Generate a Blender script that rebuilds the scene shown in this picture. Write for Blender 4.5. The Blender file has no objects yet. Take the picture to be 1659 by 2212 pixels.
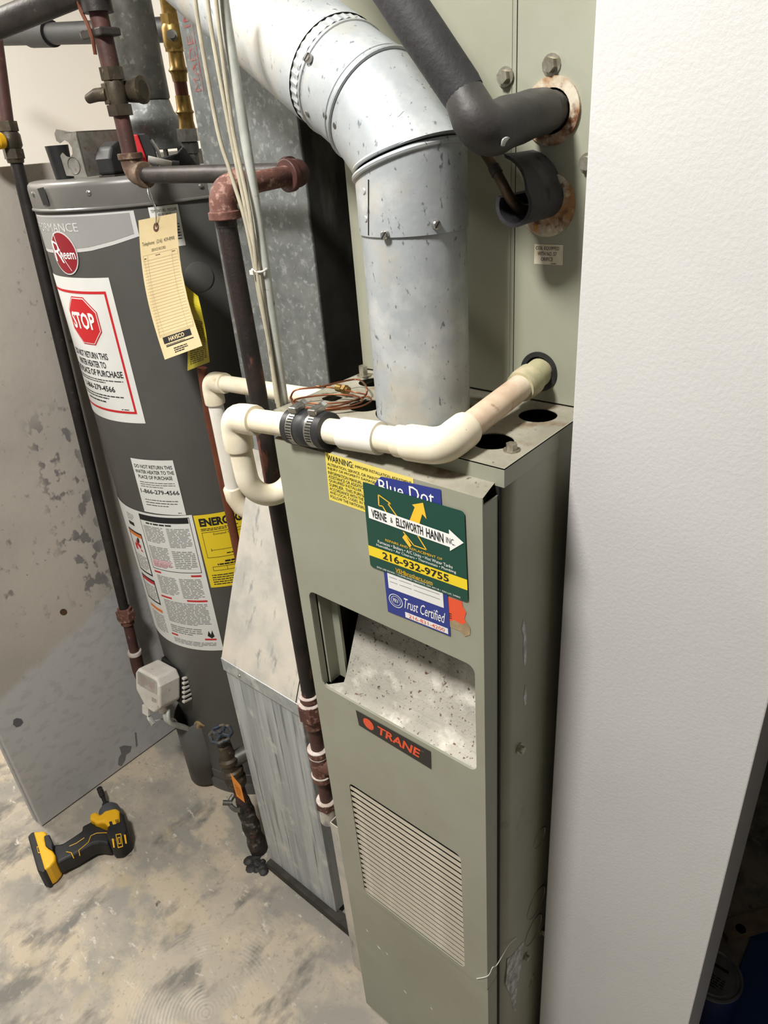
import bpy, bmesh, math, random
from mathutils import Vector, Matrix
random.seed(7)
S = bpy.context.scene
COL = S.collection
# ------------------------------------------------------------------ camera
FPX = 1519.78
CX, CY = 829.5, 1106.0
RM = ((0.76397991, 0.64075322, -0.0759606),
      (0.25636258, -0.40946262, -0.87556758),
      (-0.59212577, 0.64944259, -0.47708637))
CAM = Vector((0.58011, -0.46557, 1.46973))
cd = bpy.data.cameras.new('camera')
cam = bpy.data.objects.new('camera', cd)
COL.objects.link(cam)
r_, u_, b_ = Vector(RM[0]), -Vector(RM[1]), -Vector(RM[2])
cam.matrix_world = Matrix(((r_.x, u_.x, b_.x, CAM.x), (r_.y, u_.y, b_.y, CAM.y), (r_.z, u_.z, b_.z, CAM.z), (0, 0, 0, 1)))
cd.sensor_fit = 'HORIZONTAL'
cd.sensor_width = 36
cd.lens = FPX / 1659 * 36
cd.clip_start = .02
S.camera = cam
# ------------------------------------------------------------------ light
w = bpy.data.worlds.new('world'); S.world = w; w.use_nodes = True
w.node_tree.nodes['Background'].inputs[0].default_value = (1.0, .985, .96, 1)
w.node_tree.nodes['Background'].inputs[1].default_value = .27
def area(name, loc, aim, size, power, col=(1, .95, .88)):
    l = bpy.data.lights.new(name, 'AREA'); l.energy = power; l.size = size; l.color = col; l.shape = 'DISK'
    o = bpy.data.objects.new(name, l); COL.objects.link(o); o.location = loc
    o.rotation_euler = (Vector(aim) - Vector(loc)).to_track_quat('-Z', 'Y').to_euler()
    return o
area('ceiling_lamp', (.05, -.74, 2.38), (-.1, -.25, .6), .24, 39, (1, .97, .93))
area('ceiling_lamp_far', (-1.5, -.25, 2.36), (-1.5, -.25, 0), .35, 34, (1, .96, .90))
S.view_settings.view_transform = 'Standard'
S.view_settings.look = 'None'
S.view_settings.gamma = 1
S.view_settings.use_curve_mapping = False
S.view_settings.exposure = 0.0

# ------------------------------------------------------------------ geometry helpers
def ray(px, py):
    a, b = (px - CX) / FPX, (py - CY) / FPX
    return Vector((RM[0][0]*a + RM[1][0]*b + RM[2][0], RM[0][1]*a + RM[1][1]*b + RM[2][1], RM[0][2]*a + RM[1][2]*b + RM[2][2]))
def at(px, py, axis, val):
    """point of the scene plane axis = val seen at a photo pixel"""
    d = ray(px, py); k = (val - CAM[axis]) / d[axis]
    return CAM + d * k
def lerp(a, b, t): return a + (b - a) * t
def rr(x0, y0, x1, y1, r, n=4):
    """rounded rectangle loop"""
    out = []
    for cx, cy, a0 in ((x1 - r, y1 - r, 0), (x0 + r, y1 - r, 90), (x0 + r, y0 + r, 180), (x1 - r, y0 + r, 270)):
        for i in range(n + 1):
            a = math.radians(a0 + 90 * i / n); out.append((cx + r*math.cos(a), cy + r*math.sin(a)))
    return out
def circ(cx, cy, r, n=24, ry=None):
    ry = r if ry is None else ry
    return [(cx + r*math.cos(2*math.pi*i/n), cy + ry*math.sin(2*math.pi*i/n)) for i in range(n)]
class MB:
    def __init__(s): s.v = []; s.f = []; s.sm = []
    def add(s, vs, fs, smooth=False):
        o = len(s.v); s.v += [tuple(p) for p in vs]
        s.f += [tuple(i + o for i in f) for f in fs]; s.sm += [smooth]*len(fs); return s
    def box(s, a, b):
        x0, y0, z0 = a; x1, y1, z1 = b
        return s.add([(x0,y0,z0),(x1,y0,z0),(x1,y1,z0),(x0,y1,z0),(x0,y0,z1),(x1,y0,z1),(x1,y1,z1),(x0,y1,z1)],
                     [(0,3,2,1),(4,5,6,7),(0,1,5,4),(1,2,6,5),(2,3,7,6),(3,0,4,7)])
    def obox(s, c, ax, ay, az):
        c, ax, ay, az = map(Vector, (c, ax, ay, az))
        P = [c + ax*i + ay*j + az*k for k in (-1, 1) for i, j in ((-1,-1),(1,-1),(1,1),(-1,1))]
        return s.add(P, [(0,3,2,1),(4,5,6,7),(0,1,5,4),(1,2,6,5),(2,3,7,6),(3,0,4,7)])
    def prism(s, loop3, d, smooth=False):
        d = Vector(d); n = len(loop3); L = [Vector(p) for p in loop3]
        s.add(L + [p + d for p in L], [tuple(range(n))[::-1], tuple(range(n, 2*n))])
        return s.add(L + [p + d for p in L], [(i, (i+1) % n, n + (i+1) % n, n + i) for i in range(n)], smooth)
    def tube(s, path, r, seg=16, caps=True, smooth=True):
        P = [Vector(p) for p in path]; n = len(P)
        R = list(r) if hasattr(r, '__len__') else [r]*n
        T = []
        for i in range(n):
            a = P[min(i+1, n-1)] - P[max(i-1, 0)]
            T.append(a.normalized() if a.length > 1e-9 else (T[-1] if T else Vector((0,0,1))))
        up = Vector((0, 0, 1)) if abs(T[0].z) < .9 else Vector((0, 1, 0))
        N = (up - T[0]*up.dot(T[0])).normalized(); V = []
        for i in range(n):
            N = (N - T[i]*N.dot(T[i])).normalized(); B = T[i].cross(N)
            for k in range(seg):
                a = 2*math.pi*k/seg; V.append(P[i] + (N*math.cos(a) + B*math.sin(a))*R[i])
        F = [(i*seg + k, i*seg + (k+1) % seg, (i+1)*seg + (k+1) % seg, (i+1)*seg + k) for i in range(n-1) for k in range(seg)]
        s.add(V, F, smooth)
        if caps:
            s.add(V[:seg], [tuple(range(seg))[::-1]]); s.add(V[-seg:], [tuple(range(seg))])
        return s
    def lathe(s, base, d, prof, seg=28, smooth=True, caps=True):
        """prof: (distance along d, radius); flat steps kept crisp by separate rings"""
        b, d = Vector(base), Vector(d).normalized()
        up = Vector((0, 0, 1)) if abs(d.z) < .9 else Vector((1, 0, 0))
        N = (up - d*up.dot(d)).normalized(); B = d.cross(N)
        ring = lambda t, r: [b + d*t + (N*math.cos(2*math.pi*k/seg) + B*math.sin(2*math.pi*k/seg))*r for k in range(seg)]
        for (t0, r0), (t1, r1) in zip(prof, prof[1:]):
            V = ring(t0, r0) + ring(t1, r1)
            s.add(V, [(k, (k+1) % seg, seg + (k+1) % seg, seg + k) for k in range(seg)], smooth)
        if caps:
            if prof[0][1] > 1e-6: s.add(ring(*prof[0]), [tuple(range(seg))[::-1]])
            if prof[-1][1] > 1e-6: s.add(ring(*prof[-1]), [tuple(range(seg))])
        return s
    def hexa(s, base, d, r, h, turn=.2): 
        b, d = Vector(base), Vector(d).normalized()
        up = Vector((0, 0, 1)) if abs(d.z) < .9 else Vector((1, 0, 0))
        N = (up - d*up.dot(d)).normalized(); B = d.cross(N)
        return s.prism([b + (N*math.cos(turn + k*math.pi/3) + B*math.sin(turn + k*math.pi/3))*r for k in range(6)], d*h)
def fill(loops, to3, thick=0.0, d=(0, 1, 0)):
    """plate with holes: first loop is the outline"""
    bm = bmesh.new(); es = []
    for L in loops:
        vs = [bm.verts.new(to3(*p)) for p in L]
        es += [bm.edges.new((vs[i], vs[(i+1) % len(vs)])) for i in range(len(vs))]
    bmesh.ops.triangle_fill(bm, use_beauty=True, use_dissolve=False, edges=es)
    m = MB(); bm.verts.index_update()
    V = [v.co.copy() for v in bm.verts]; F = [tuple(v.index for v in f.verts) for f in bm.faces]
    bm.free(); m.add(V, F)
    if thick:
        D = Vector(d)*thick; m.add([p + D for p in V], F)
        for L in loops:
            a = [Vector(to3(*p)) for p in L]; n = len(a)
            m.add(a + [p + D for p in a], [(i, (i+1) % n, n + (i+1) % n, n + i) for i in range(n)])
    return m
def arc(c, a, b, r, n=8):
    """quarter-like bend at corner c from point towards a to point towards b, tangent length r"""
    c, a, b = Vector(c), Vector(a), Vector(b)
    p0 = c + (a - c).normalized()*r; p1 = c + (b - c).normalized()*r
    return [p0*(1-t)**2 + c*2*t*(1-t) + p1*t*t for t in [i/n for i in range(n+1)]]
BASE = {}
def thing(name, label, cat, loc=(0, 0, 0), group=None):
    o = bpy.data.objects.new(name, None); COL.objects.link(o); o.location = loc
    o.empty_display_size = .05
    o['label'] = label; o['category'] = cat
    if group: o['group'] = group
    BASE[o.name] = Vector(loc); return o
def obj(name, m, mt, parent=None, label=None, bevel=0, seg=2, merge=True, kind=None, auto=True):
    base = BASE[parent.name] if parent else Vector((0, 0, 0))
    me = bpy.data.meshes.new(name)
    me.from_pydata([Vector(v) - base for v in m.v], [], m.f)
    me.polygons.foreach_set('use_smooth', m.sm)
    bm = bmesh.new(); bm.from_mesh(me)
    if merge: bmesh.ops.remove_doubles(bm, verts=bm.verts, dist=1e-6)
    if auto: bmesh.ops.recalc_face_normals(bm, faces=bm.faces)
    for e in bm.edges:
        if len(e.link_faces) == 2 and e.calc_face_angle(0) > .7: e.smooth = False
    bm.to_mesh(me); bm.free()
    me.materials.append(mt)
    o = bpy.data.objects.new(name, me); COL.objects.link(o)
    if parent: o.parent = parent; BASE[o.name] = base
    else: BASE[o.name] = Vector((0, 0, 0))
    if label: o['label'] = label
    if kind: o['kind'] = kind
    if bevel:
        b = o.modifiers.new('bevel', 'BEVEL'); b.width = bevel; b.segments = seg; b.limit_method = 'ANGLE'; b.angle_limit = .6
    return o
def tag(o, label, cat, group=None):
    o['label'] = label; o['category'] = cat
    if group: o['group'] = group
    return o
def struct(name, m, mt, bevel=0, label=None):
    o = obj(name, m, mt, bevel=bevel); o['kind'] = 'structure'
    if label: o['label'] = label
    return o
def copyobj(o, off):
    c = o.copy(); COL.objects.link(c); c.location = Vector(o.location) + Vector(off); BASE[c.name] = BASE.get(o.name, Vector((0,0,0))); return c
# ------------------------------------------------------------------ materials
def lin(c):
    c = c/255
    return c/12.92 if c <= .04045 else ((c + .055)/1.055)**2.4
def rgb(c): return (lin(c[0]), lin(c[1]), lin(c[2]), 1)
MATS = {}
def mat(name, col, rough=.6, metal=0, var=None, vscale=8, vlo=.4, vhi=.6, layers=(), bump=0, bscale=120, stretch=(1,1,1), spec=.5, emit=None, coat=0):
    """col: base colour; var: second colour mixed in by noise; layers: (colour, scale, lo, hi, stretch) stains above it"""
    m = bpy.data.materials.new(name); m.use_nodes = True; nt = m.node_tree
    b = nt.nodes['Principled BSDF']; L = nt.links.new
    b.inputs['Roughness'].default_value = rough; b.inputs['Metallic'].default_value = metal
    b.inputs['Specular IOR Level'].default_value = spec
    if coat: b.inputs['Coat Weight'].default_value = coat
    tc = nt.nodes.new('ShaderNodeTexCoord')
    def noise(sc, st, det=6, seed=0.):
        mp = nt.nodes.new('ShaderNodeMapping'); mp.inputs['Scale'].default_value = st; mp.inputs['Location'].default_value = (seed, seed*.7, seed*1.3)
        L(tc.outputs['Object'], mp.inputs[0])
        n = nt.nodes.new('ShaderNodeTexNoise'); n.inputs['Scale'].default_value = sc; n.inputs['Detail'].default_value = det
        n.inputs['Roughness'].default_value = .6
        L(mp.outputs[0], n.inputs['Vector']); return n
    def ramp(n, lo, hi):
        r = nt.nodes.new('ShaderNodeMapRange'); r.inputs[1].default_value = lo; r.inputs[2].default_value = hi
        L(n.outputs[0], r.inputs[0]); return r
    cur = None
    def mix(f, a, bcol):
        x = nt.nodes.new('ShaderNodeMix'); x.data_type = 'RGBA'
        L(f.outputs[0], x.inputs[0])
        if a is None: x.inputs[6].default_value = rgb(col)
        else: L(a, x.inputs[6])
        x.inputs[7].default_value = rgb(bcol); return x.outputs[2]
    k = 1.
    if var: cur = mix(ramp(noise(vscale, stretch), vlo, vhi), None, var)
    for c2, sc, lo, hi, st in layers:
        k += 3.1; cur = mix(ramp(noise(sc, st, 8, k), lo - .045, hi - .045), cur, c2)
    if cur is None: b.inputs['Base Color'].default_value = rgb(col)
    else: L(cur, b.inputs['Base Color'])
    if bump:
        bn = nt.nodes.new('ShaderNodeBump'); bn.inputs['Strength'].default_value = bump; bn.inputs['Distance'].default_value = .004
        L(noise(bscale, (1,1,1), 4, 9.).outputs[0], bn.inputs['Height']); L(bn.outputs[0], b.inputs['Normal'])
    MATS[name] = m; return m
I3 = (1, 1, 1)
sage = mat('sage_enamel', (152, 153, 137), .42, var=(144, 144, 127), vscale=5, layers=[((126, 118, 98), 14, .70, .86, I3), ((104, 96, 78), 70, .755, .83, I3)], bump=.03, bscale=300)
sage_top = mat('sage_enamel_dusty', (160, 156, 140), .6, var=(138, 134, 118), vscale=12, layers=[((120, 100, 78), 25, .62, .74, I3), ((70, 60, 48), 160, .66, .76, I3)], bump=.1, bscale=300)
dusty = mat('dusty_tray', (178, 174, 162), .8, var=(160, 157, 146), vscale=14, layers=[((214, 210, 198), 20, .58, .72, I3), ((98, 72, 54), 150, .65, .71, I3), ((60, 52, 44), 230, .67, .73, I3)], bump=.3, bscale=260)
seam = mat('dark_gap', (16, 15, 13), .9)
inner_m = mat('dark_interior', (38, 37, 32), .9)  # one dark colour for the burner compartment walls
slat_m = mat('slat_cream', (206, 198, 180), .55, var=(190, 182, 164), vscale=30, layers=[((128, 84, 54), 60, .70, .80, I3)])
galv = mat('galvanised_steel', (186, 192, 194), .42, .55, var=(168, 176, 180), vscale=60, vlo=.35, vhi=.65, layers=[((214, 218, 218), 26, .56, .7, I3), ((128, 136, 140), 170, .68, .73, (1, 1, .4))], bump=.04, bscale=200)
galv_flue = mat('galvanised_flue', (178, 183, 185), .52, .30, var=(164, 170, 173), vscale=45, vlo=.3, vhi=.7, layers=[((196, 199, 198), 20, .55, .72, I3), ((112, 118, 122), 190, .665, .715, (1, 1, .5)), ((190, 182, 164), 9, .58, .75, I3)], bump=.05, bscale=180)
galv_duct = mat('galvanised_duct', (132, 136, 134), .52, .45, var=(112, 116, 114), vscale=55, vlo=.35, vhi=.65, layers=[((158, 162, 160), 110, .6, .7, I3)], bump=.03)
galv_streak = mat('galvanised_streaked', (186, 190, 190), .55, .25, var=(162, 167, 168), vscale=60, vlo=.42, vhi=.6, stretch=(1, 1, .04), layers=[((120, 124, 126), 90, .60, .68, (1, 1, .03)), ((206, 206, 200), 20, .6, .75, I3)], bump=.03)
galv_dust = mat('galvanised_dusty', (186, 182, 172), .72, .08, var=(170, 168, 160), vscale=22, layers=[((200, 192, 178), 9, .5, .7, I3), ((142, 142, 138), 60, .62, .72, (1, .3, .3))], bump=.06)
galv_dark = mat('galvanised_dull', (104, 104, 98), .5, .5, var=(82, 82, 76), vscale=40, vlo=.35, vhi=.65, layers=[((130, 130, 122), 70, .62, .72, I3)])
pvc = mat('pvc_cream', (234, 226, 204), .42, var=(226, 215, 188), vscale=22, layers=[((196, 174, 136), 26, .66, .82, I3), ((130, 110, 86), 120, .74, .82, I3)], bump=.03)
pvc_white = mat('pvc_white', (234, 231, 222), .45, var=(226, 222, 210), vscale=18, layers=[((200, 184, 156), 40, .70, .82, I3)])
pvc_stain = mat('pvc_stained', (214, 192, 166), .55, var=(196, 168, 142), vscale=20, layers=[((150, 118, 92), 60, .64, .76, I3), ((226, 214, 192), 14, .56, .7, I3)], bump=.08)
pvc_green = mat('pvc_green_stained', (192, 182, 150), .55, var=(158, 158, 122), vscale=28, layers=[((206, 190, 160), 14, .55, .7, I3)])
rubber = mat('black_rubber', (30, 31, 33), .45, var=(40, 41, 43), vscale=40, bump=.05)
foam = mat('black_foam', (36, 35, 37), .7, var=(48, 47, 50), vscale=14, layers=[((92, 91, 94), 9, .62, .78, I3), ((24, 23, 24), 90, .66, .72, (1, 1, .25))], bump=.25, bscale=110)
tape = mat('black_tape', (34, 32, 31), .55, var=(54, 52, 50), vscale=16, layers=[((88, 86, 84), 10, .62, .85, I3)], bump=.3, bscale=40)
foam_dust = mat('dusty_foam', (92, 88, 82), .9, var=(56, 53, 50), vscale=30, bump=.5)
steel = mat('steel', (186, 184, 178), .28, .9, var=(150, 147, 140), vscale=60)
bolt_m = mat('zinc_bolt', (176, 172, 158), .35, .75, var=(150, 144, 126), vscale=140)
iron = mat('black_iron_rusty', (30, 24, 22), .6, .15, var=(42, 30, 26), vscale=26, layers=[((112, 68, 56), 46, .63, .70, (1, 1, .35)), ((20, 16, 14), 14, .56, .7, I3)], bump=.2, bscale=200)
iron_dark = mat('black_iron', (44, 40, 38), .5, .3, var=(62, 57, 53), vscale=20, layers=[((96, 88, 82), 60, .66, .8, I3)], bump=.15)
iron_red = mat('iron_rust_red', (112, 74, 63), .75, .05, var=(88, 56, 47), vscale=22, layers=[((168, 132, 118), 120, .58, .72, I3), ((60, 36, 30), 12, .6, .76, I3)], bump=.2, bscale=260)
iron_brown = mat('iron_brown', (84, 52, 46), .6, .1, var=(66, 42, 38), vscale=18, layers=[((120, 98, 88), 80, .66, .78, I3)], bump=.1)
dustwhite = mat('white_dust', (206, 196, 188), .9, var=(176, 160, 150), vscale=60)
bronze = mat('old_bronze', (80, 71, 56), .5, .4, var=(58, 51, 42), vscale=30, layers=[((136, 122, 96), 70, .64, .76, I3)], bump=.1)
brass = mat('brass', (158, 130, 72), .36, .75, var=(128, 100, 52), vscale=40)
copper = mat('copper', (158, 98, 66), .35, .8, var=(122, 76, 54), vscale=30)
copper_dull = mat('copper_painted', (112, 62, 40), .5, .25, var=(96, 52, 36), vscale=20)
cable = mat('cream_cable', (178, 171, 150), .5, var=(158, 151, 132), vscale=30, layers=[((120, 112, 96), 110, .68, .76, (1, 1, .3))])
conduit = mat('pale_conduit', (190, 192, 184), .5, .2, var=(170, 172, 164), vscale=30, layers=[((110, 108, 98), 120, .68, .75, I3)])
heater_g = mat('heater_grey', (88, 87, 84), .42, var=(82, 81, 78), vscale=4, spec=.4)
heater_lid = mat('heater_lid_grey', (96, 94, 90), .38, var=(106, 104, 100), vscale=9, spec=.5)
plastic_w = mat('white_plastic', (214, 210, 202), .5, var=(200, 194, 184), vscale=20, layers=[((120, 112, 100), 60, .68, .78, I3)])
plastic_k = mat('black_plastic', (21, 21, 22), .55, var=(29, 29, 30), vscale=30)
paper = mat('white_paper', (226, 226, 222), .6, var=(218, 218, 213), vscale=6)
manila = mat('manila_card', (214, 196, 152), .7, var=(206, 186, 142), vscale=8)
ink = mat('black_ink', (24, 24, 26), .7)
ink_soft = mat('grey_ink', (128, 128, 128), .7)
ink_tag = mat('tag_rule_ink', (170, 152, 112), .7)
red = mat('red_print', (196, 32, 38), .55)
red_dark = mat('crimson_badge', (138, 22, 36), .35)
pink = mat('pink_print', (226, 170, 176), .6)
orange = mat('orange_print', (226, 120, 40), .6)
rust_orange = mat('vermilion', (224, 84, 48), .55)
yellow = mat('yellow_label', (232, 204, 40), .5)
yellow_warm = mat('amber_print', (240, 190, 50), .5)
yellow_warn = mat('faded_yellow_label', (222, 204, 74), .5, var=(232, 212, 110), vscale=8)
yellow_tag = mat('yellow_tag', (186, 172, 40), .5)
green_d = mat('dark_green_sticker', (16, 68, 56), .42)
blue_d = mat('blue_sticker', (40, 54, 130), .45)
white_i = mat('white_print', (238, 238, 234), .5)
badge_g = mat('badge_grey', (150, 149, 147), .4)
badge_l = mat('badge_silver', (200, 199, 196), .35)
black_plate = mat('black_plate', (26, 24, 23), .4)
drill_y = mat('drill_yellow', (226, 172, 20), .45)
drill_g = mat('drill_grey', (78, 80, 82), .5)
plate_rust = mat('rusty_grommet', (196, 188, 168), .6, var=(150, 110, 70), vscale=34, vlo=.45, vhi=.6, layers=[((96, 58, 32), 60, .56, .68, I3), ((196, 130, 48), 40, .66, .76, I3)], bump=.15)
torn = mat('torn_paper', (168, 148, 116), .85, var=(140, 122, 92), vscale=60)
scuff = mat('pale_scuff', (212, 214, 216), .7, var=(150, 152, 152), vscale=60, layers=[((120, 122, 118), 140, .62, .7, I3)])
thread = mat('white_thread', (226, 224, 216), .6)
orange_tag = mat('orange_tag', (232, 140, 40), .55)
wood = mat('tan_wood', (170, 150, 124), .8, var=(150, 130, 104), vscale=30, stretch=(1, 1, .3))
sludge = mat('black_sludge', (28, 27, 27), .6, var=(52, 50, 48), vscale=40, bump=.8, bscale=80)
blue_paint = mat('blue_handwheel', (36, 52, 72), .6, var=(60, 62, 60), vscale=50, layers=[((110, 98, 76), 60, .58, .68, I3)])
grey_lid = mat('can_lid', (150, 150, 148), .4, .5, var=(130, 130, 128), vscale=30)
navy = mat('navy_can_label', (26, 40, 84), .5)
blue_tub = mat('blue_plastic', (32, 70, 130), .4)
# white painted wall with roller stipple
wall_w = mat('white_wall_paint', (206, 205, 203), .55, var=(201, 200, 198), vscale=2.5, bump=.13, bscale=260)
wall_white2 = mat('cream_wall_paint', (232, 228, 220), .8)
ceil_m = mat('ceiling_paint', (214, 212, 206), .9)
part_m = mat('skimmed_partition', (182, 175, 165), .85, var=(168, 162, 153), vscale=2.5, layers=[((132, 126, 120), 26, .66, .76, (1, 1.6, 1.2)), ((104, 100, 96), 110, .73, .78, (1, .6, 1))], bump=.15, bscale=60)
def zone_partition():
    """skim coat ends in a ragged line near z = .45; old mastic dabs show along the pipe"""
    nt = part_m.node_tree; L = nt.links.new; b = nt.nodes['Principled BSDF']
    tc = nt.nodes.new('ShaderNodeTexCoord'); sp = nt.nodes.new('ShaderNodeSeparateXYZ'); L(tc.outputs['Object'], sp.inputs[0])
    def N(op, a, bb):
        n = nt.nodes.new('ShaderNodeMath'); n.operation = op
        for k, v in enumerate((a, bb)):
            if isinstance(v, (int, float)): n.inputs[k].default_value = v
            else: L(v, n.inputs[k])
        return n.outputs[0]
    def noise(sc, det=4, st=(1, 1, 1)):
        mp = nt.nodes.new('ShaderNodeMapping'); mp.inputs['Scale'].default_value = st; L(tc.outputs['Object'], mp.inputs[0])
        n = nt.nodes.new('ShaderNodeTexNoise'); n.inputs['Scale'].default_value = sc; n.inputs['Detail'].default_value = det; L(mp.outputs[0], n.inputs[0]); return n.outputs[0]
    def ramp(v, lo, hi):
        r = nt.nodes.new('ShaderNodeMapRange'); r.inputs[1].default_value = lo; r.inputs[2].default_value = hi; L(v, r.inputs[0]); return r.outputs[0]
    def mixc(f, a, c):
        x = nt.nodes.new('ShaderNodeMix'); x.data_type = 'RGBA'; L(f, x.inputs[0]); L(a, x.inputs[6]); x.inputs[7].default_value = rgb(c); return x.outputs[2]
    cur = b.inputs['Base Color'].links[0].from_socket
    # lower skim: z + .25 y + noise below .52
    h = N('ADD', N('ADD', sp.outputs[2], N('MULTIPLY', sp.outputs[1], -.35)), N('MULTIPLY', noise(14), .10))
    low = ramp(h, .52, .50)
    cur = mixc(low, cur, (182, 181, 180))
    dab = N('MULTIPLY', ramp(noise(34, 3, (1, 1, 1.6)), .54, .62), low)
    cur = mixc(N('MULTIPLY', dab, .38), cur, (158, 156, 154))
    # mastic dabs in a band beside the pipe
    yb = N('ADD', sp.outputs[1], N('MULTIPLY', sp.outputs[2], -.05))
    bandm = N('MULTIPLY', ramp(yb, .02, .05), ramp(yb, .16, .12)); zb = N('MULTIPLY', ramp(sp.outputs[2], .48, .56), ramp(sp.outputs[2], 1.02, .94))
    d2 = N('MULTIPLY', N('MULTIPLY', ramp(noise(24, 3, (1, 1.3, 1)), .535, .575), bandm), zb)
    cur = mixc(N('MULTIPLY', d2, .75), cur, (92, 91, 92))
    L(cur, b.inputs['Base Color'])
zone_partition()
dark_wall = mat('closet_shade', (30, 29, 27), .9)  # darkness of the unlit closet put into its wall colour
rail_m = mat('dark_rail', (62, 58, 52), .85, var=(46, 43, 38), vscale=30)
# concrete floor: mottled slab with trowel arcs
def floor_mat():
    m = mat('concrete_floor', (176, 166, 150), .8, var=(146, 142, 133), vscale=4, vlo=.44, vhi=.56,
            layers=[((186, 173, 152), 5, .55, .64, (1, 1.6, 1)), ((118, 115, 108), 7, .60, .70, (1.5, .8, 1)), ((172, 160, 136), 9, .66, .76, I3), ((96, 88, 76), 26, .72, .77, I3), ((204, 197, 184), 34, .66, .76, (1, 1.8, 1)), ((140, 133, 120), 110, .62, .78, I3)], bump=.25, bscale=70)
    nt = m.node_tree; L = nt.links.new
    b = nt.nodes['Principled BSDF']
    tc = nt.nodes.new('ShaderNodeTexCoord'); mp = nt.nodes.new('ShaderNodeMapping')
    mp.inputs['Location'].default_value = (.24, .20, 0); L(tc.outputs['Object'], mp.inputs[0])
    wv = nt.nodes.new('ShaderNodeTexWave'); wv.wave_type = 'RINGS'; wv.rings_direction = 'Z'
    wv.inputs['Scale'].default_value = 42; wv.inputs['Distortion'].default_value = 1.2; wv.inputs['Detail'].default_value = 2
    L(mp.outputs[0], wv.inputs[0])
    n = nt.nodes.new('ShaderNodeTexNoise'); n.inputs['Scale'].default_value = 9; L(tc.outputs['Object'], n.inputs[0])
    mr = nt.nodes.new('ShaderNodeMapRange'); mr.inputs[1].default_value = .48; mr.inputs[2].default_value = .62; L(n.outputs[0], mr.inputs[0])
    ln = nt.nodes.new('ShaderNodeVectorMath'); ln.operation = 'LENGTH'; L(mp.outputs[0], ln.inputs[0])
    fall = nt.nodes.new('ShaderNodeMapRange'); fall.inputs[1].default_value = .22; fall.inputs[2].default_value = .06; L(ln.outputs['Value'], fall.inputs[0])
    mu = nt.nodes.new('ShaderNodeMath'); mu.operation = 'MULTIPLY'; L(mr.outputs[0], mu.inputs[0]); L(fall.outputs[0], mu.inputs[1])
    m2 = nt.nodes.new('ShaderNodeMath'); m2.operation = 'MULTIPLY'; L(mu.outputs[0], m2.inputs[0]); L(wv.outputs['Fac'], m2.inputs[1])
    old = b.inputs['Base Color'].links[0].from_socket
    x = nt.nodes.new('ShaderNodeMix'); x.data_type = 'RGBA'; x.blend_type = 'MIX'
    sc = nt.nodes.new('ShaderNodeMath'); sc.operation = 'MULTIPLY'; sc.inputs[1].default_value = .55; L(m2.outputs[0], sc.inputs[0])
    L(sc.outputs[0], x.inputs[0]); L(old, x.inputs[6]); x.inputs[7].default_value = rgb((206, 200, 186)); L(x.outputs[2], b.inputs['Base Color'])
    return m
floor_m = floor_mat()
# ------------------------------------------------------------------ decals (print and stickers)
TXT = {}
def text_mesh(s, bold=0.0):
    key = (s, bold)
    if key not in TXT:
        cu = bpy.data.curves.new('t', 'FONT'); cu.body = s; cu.resolution_u = 2; cu.offset = bold
        o = bpy.data.objects.new('t', cu); me = bpy.data.meshes.new_from_object(o)
        V = [v.co.copy() for v in me.vertices]; F = [tuple(p.vertices) for p in me.polygons]
        bpy.data.objects.remove(o); bpy.data.curves.remove(cu); bpy.data.meshes.remove(me)
        x0 = min(v.x for v in V); x1 = max(v.x for v in V); y0 = min(v.y for v in V); y1 = max(v.y for v in V)
        TXT[key] = ([((v.x - x0)/(x1 - x0), (v.y - y0)/(y1 - y0)) for v in V], F)
    return TXT[key]
class Decal:
    """flat print on a surface: surf(a, b, off) -> point, quad = surface coords of TL, TR, BR, BL; u right, v up, 0..1"""
    def __init__(s, surf, quad): s.surf = surf; s.q = quad
    def p(s, u, v, off):
        (a, b), (c, d), (e, f), (g, h) = s.q
        x = (1-u)*(1-v)*g + u*(1-v)*e + u*v*c + (1-u)*v*a
        y = (1-u)*(1-v)*h + u*(1-v)*f + u*v*d + (1-u)*v*b
        return s.surf(x, y, off)
    def rect(s, m, u0, v0, u1, v1, off, n=1, k=1):
        A, B = s.p(u0, v0, off), s.p(u1, v0, off)
        if (s.p((u0+u1)/2, v0, off) - (A+B)/2).length > 2e-5: n = max(n, math.ceil((B-A).length/.008))
        P = [s.p(lerp(u0, u1, i/n), lerp(v0, v1, j/k), off) for j in range(k+1) for i in range(n+1)]
        return m.add(P, [(j*(n+1)+i, j*(n+1)+i+1, (j+1)*(n+1)+i+1, (j+1)*(n+1)+i) for j in range(k) for i in range(n)])
    def poly(s, m, pts, off): return m.add([s.p(u, v, off) for u, v in pts], [tuple(range(len(pts)))])
    def frame(s, m, u0, v0, u1, v1, t, tv, off, n=1):
        s.rect(m, u0, v0, u1, v0+tv, off, n); s.rect(m, u0, v1-tv, u1, v1, off, n)
        s.rect(m, u0, v0+tv, u0+t, v1-tv, off); s.rect(m, u1-t, v0+tv, u1, v1-tv, off); return m
    def text(s, m, t, u0, v0, u1, v1, off, bold=0.0, slant=0.0):
        V, F = text_mesh(t, bold)
        return m.add([s.p(u0 + (u1-u0)*x + slant*(y-.5), v0 + (v1-v0)*y, off) for x, y in V], F)
    def words(s, m, u0, v0, u1, v1, n, off, fillr=.55, last=.7, cw=.012):
        """greeked fine print too small to read"""
        for i in range(n):
            vb = lerp(v1, v0, (i+1)/n); h = (v1-v0)/n*fillr; u = u0; end = u1 if i < n-1 else lerp(u0, u1, last)
            while u < end - cw:
                wd = min(random.uniform(1.5, 7)*cw, end - u); s.rect(m, u, vb, u+wd, vb+h, off); u += wd + cw*.7
        return m
def door_surf(y0): return lambda a, b, off: Vector((a, y0 - off, b))
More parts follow.
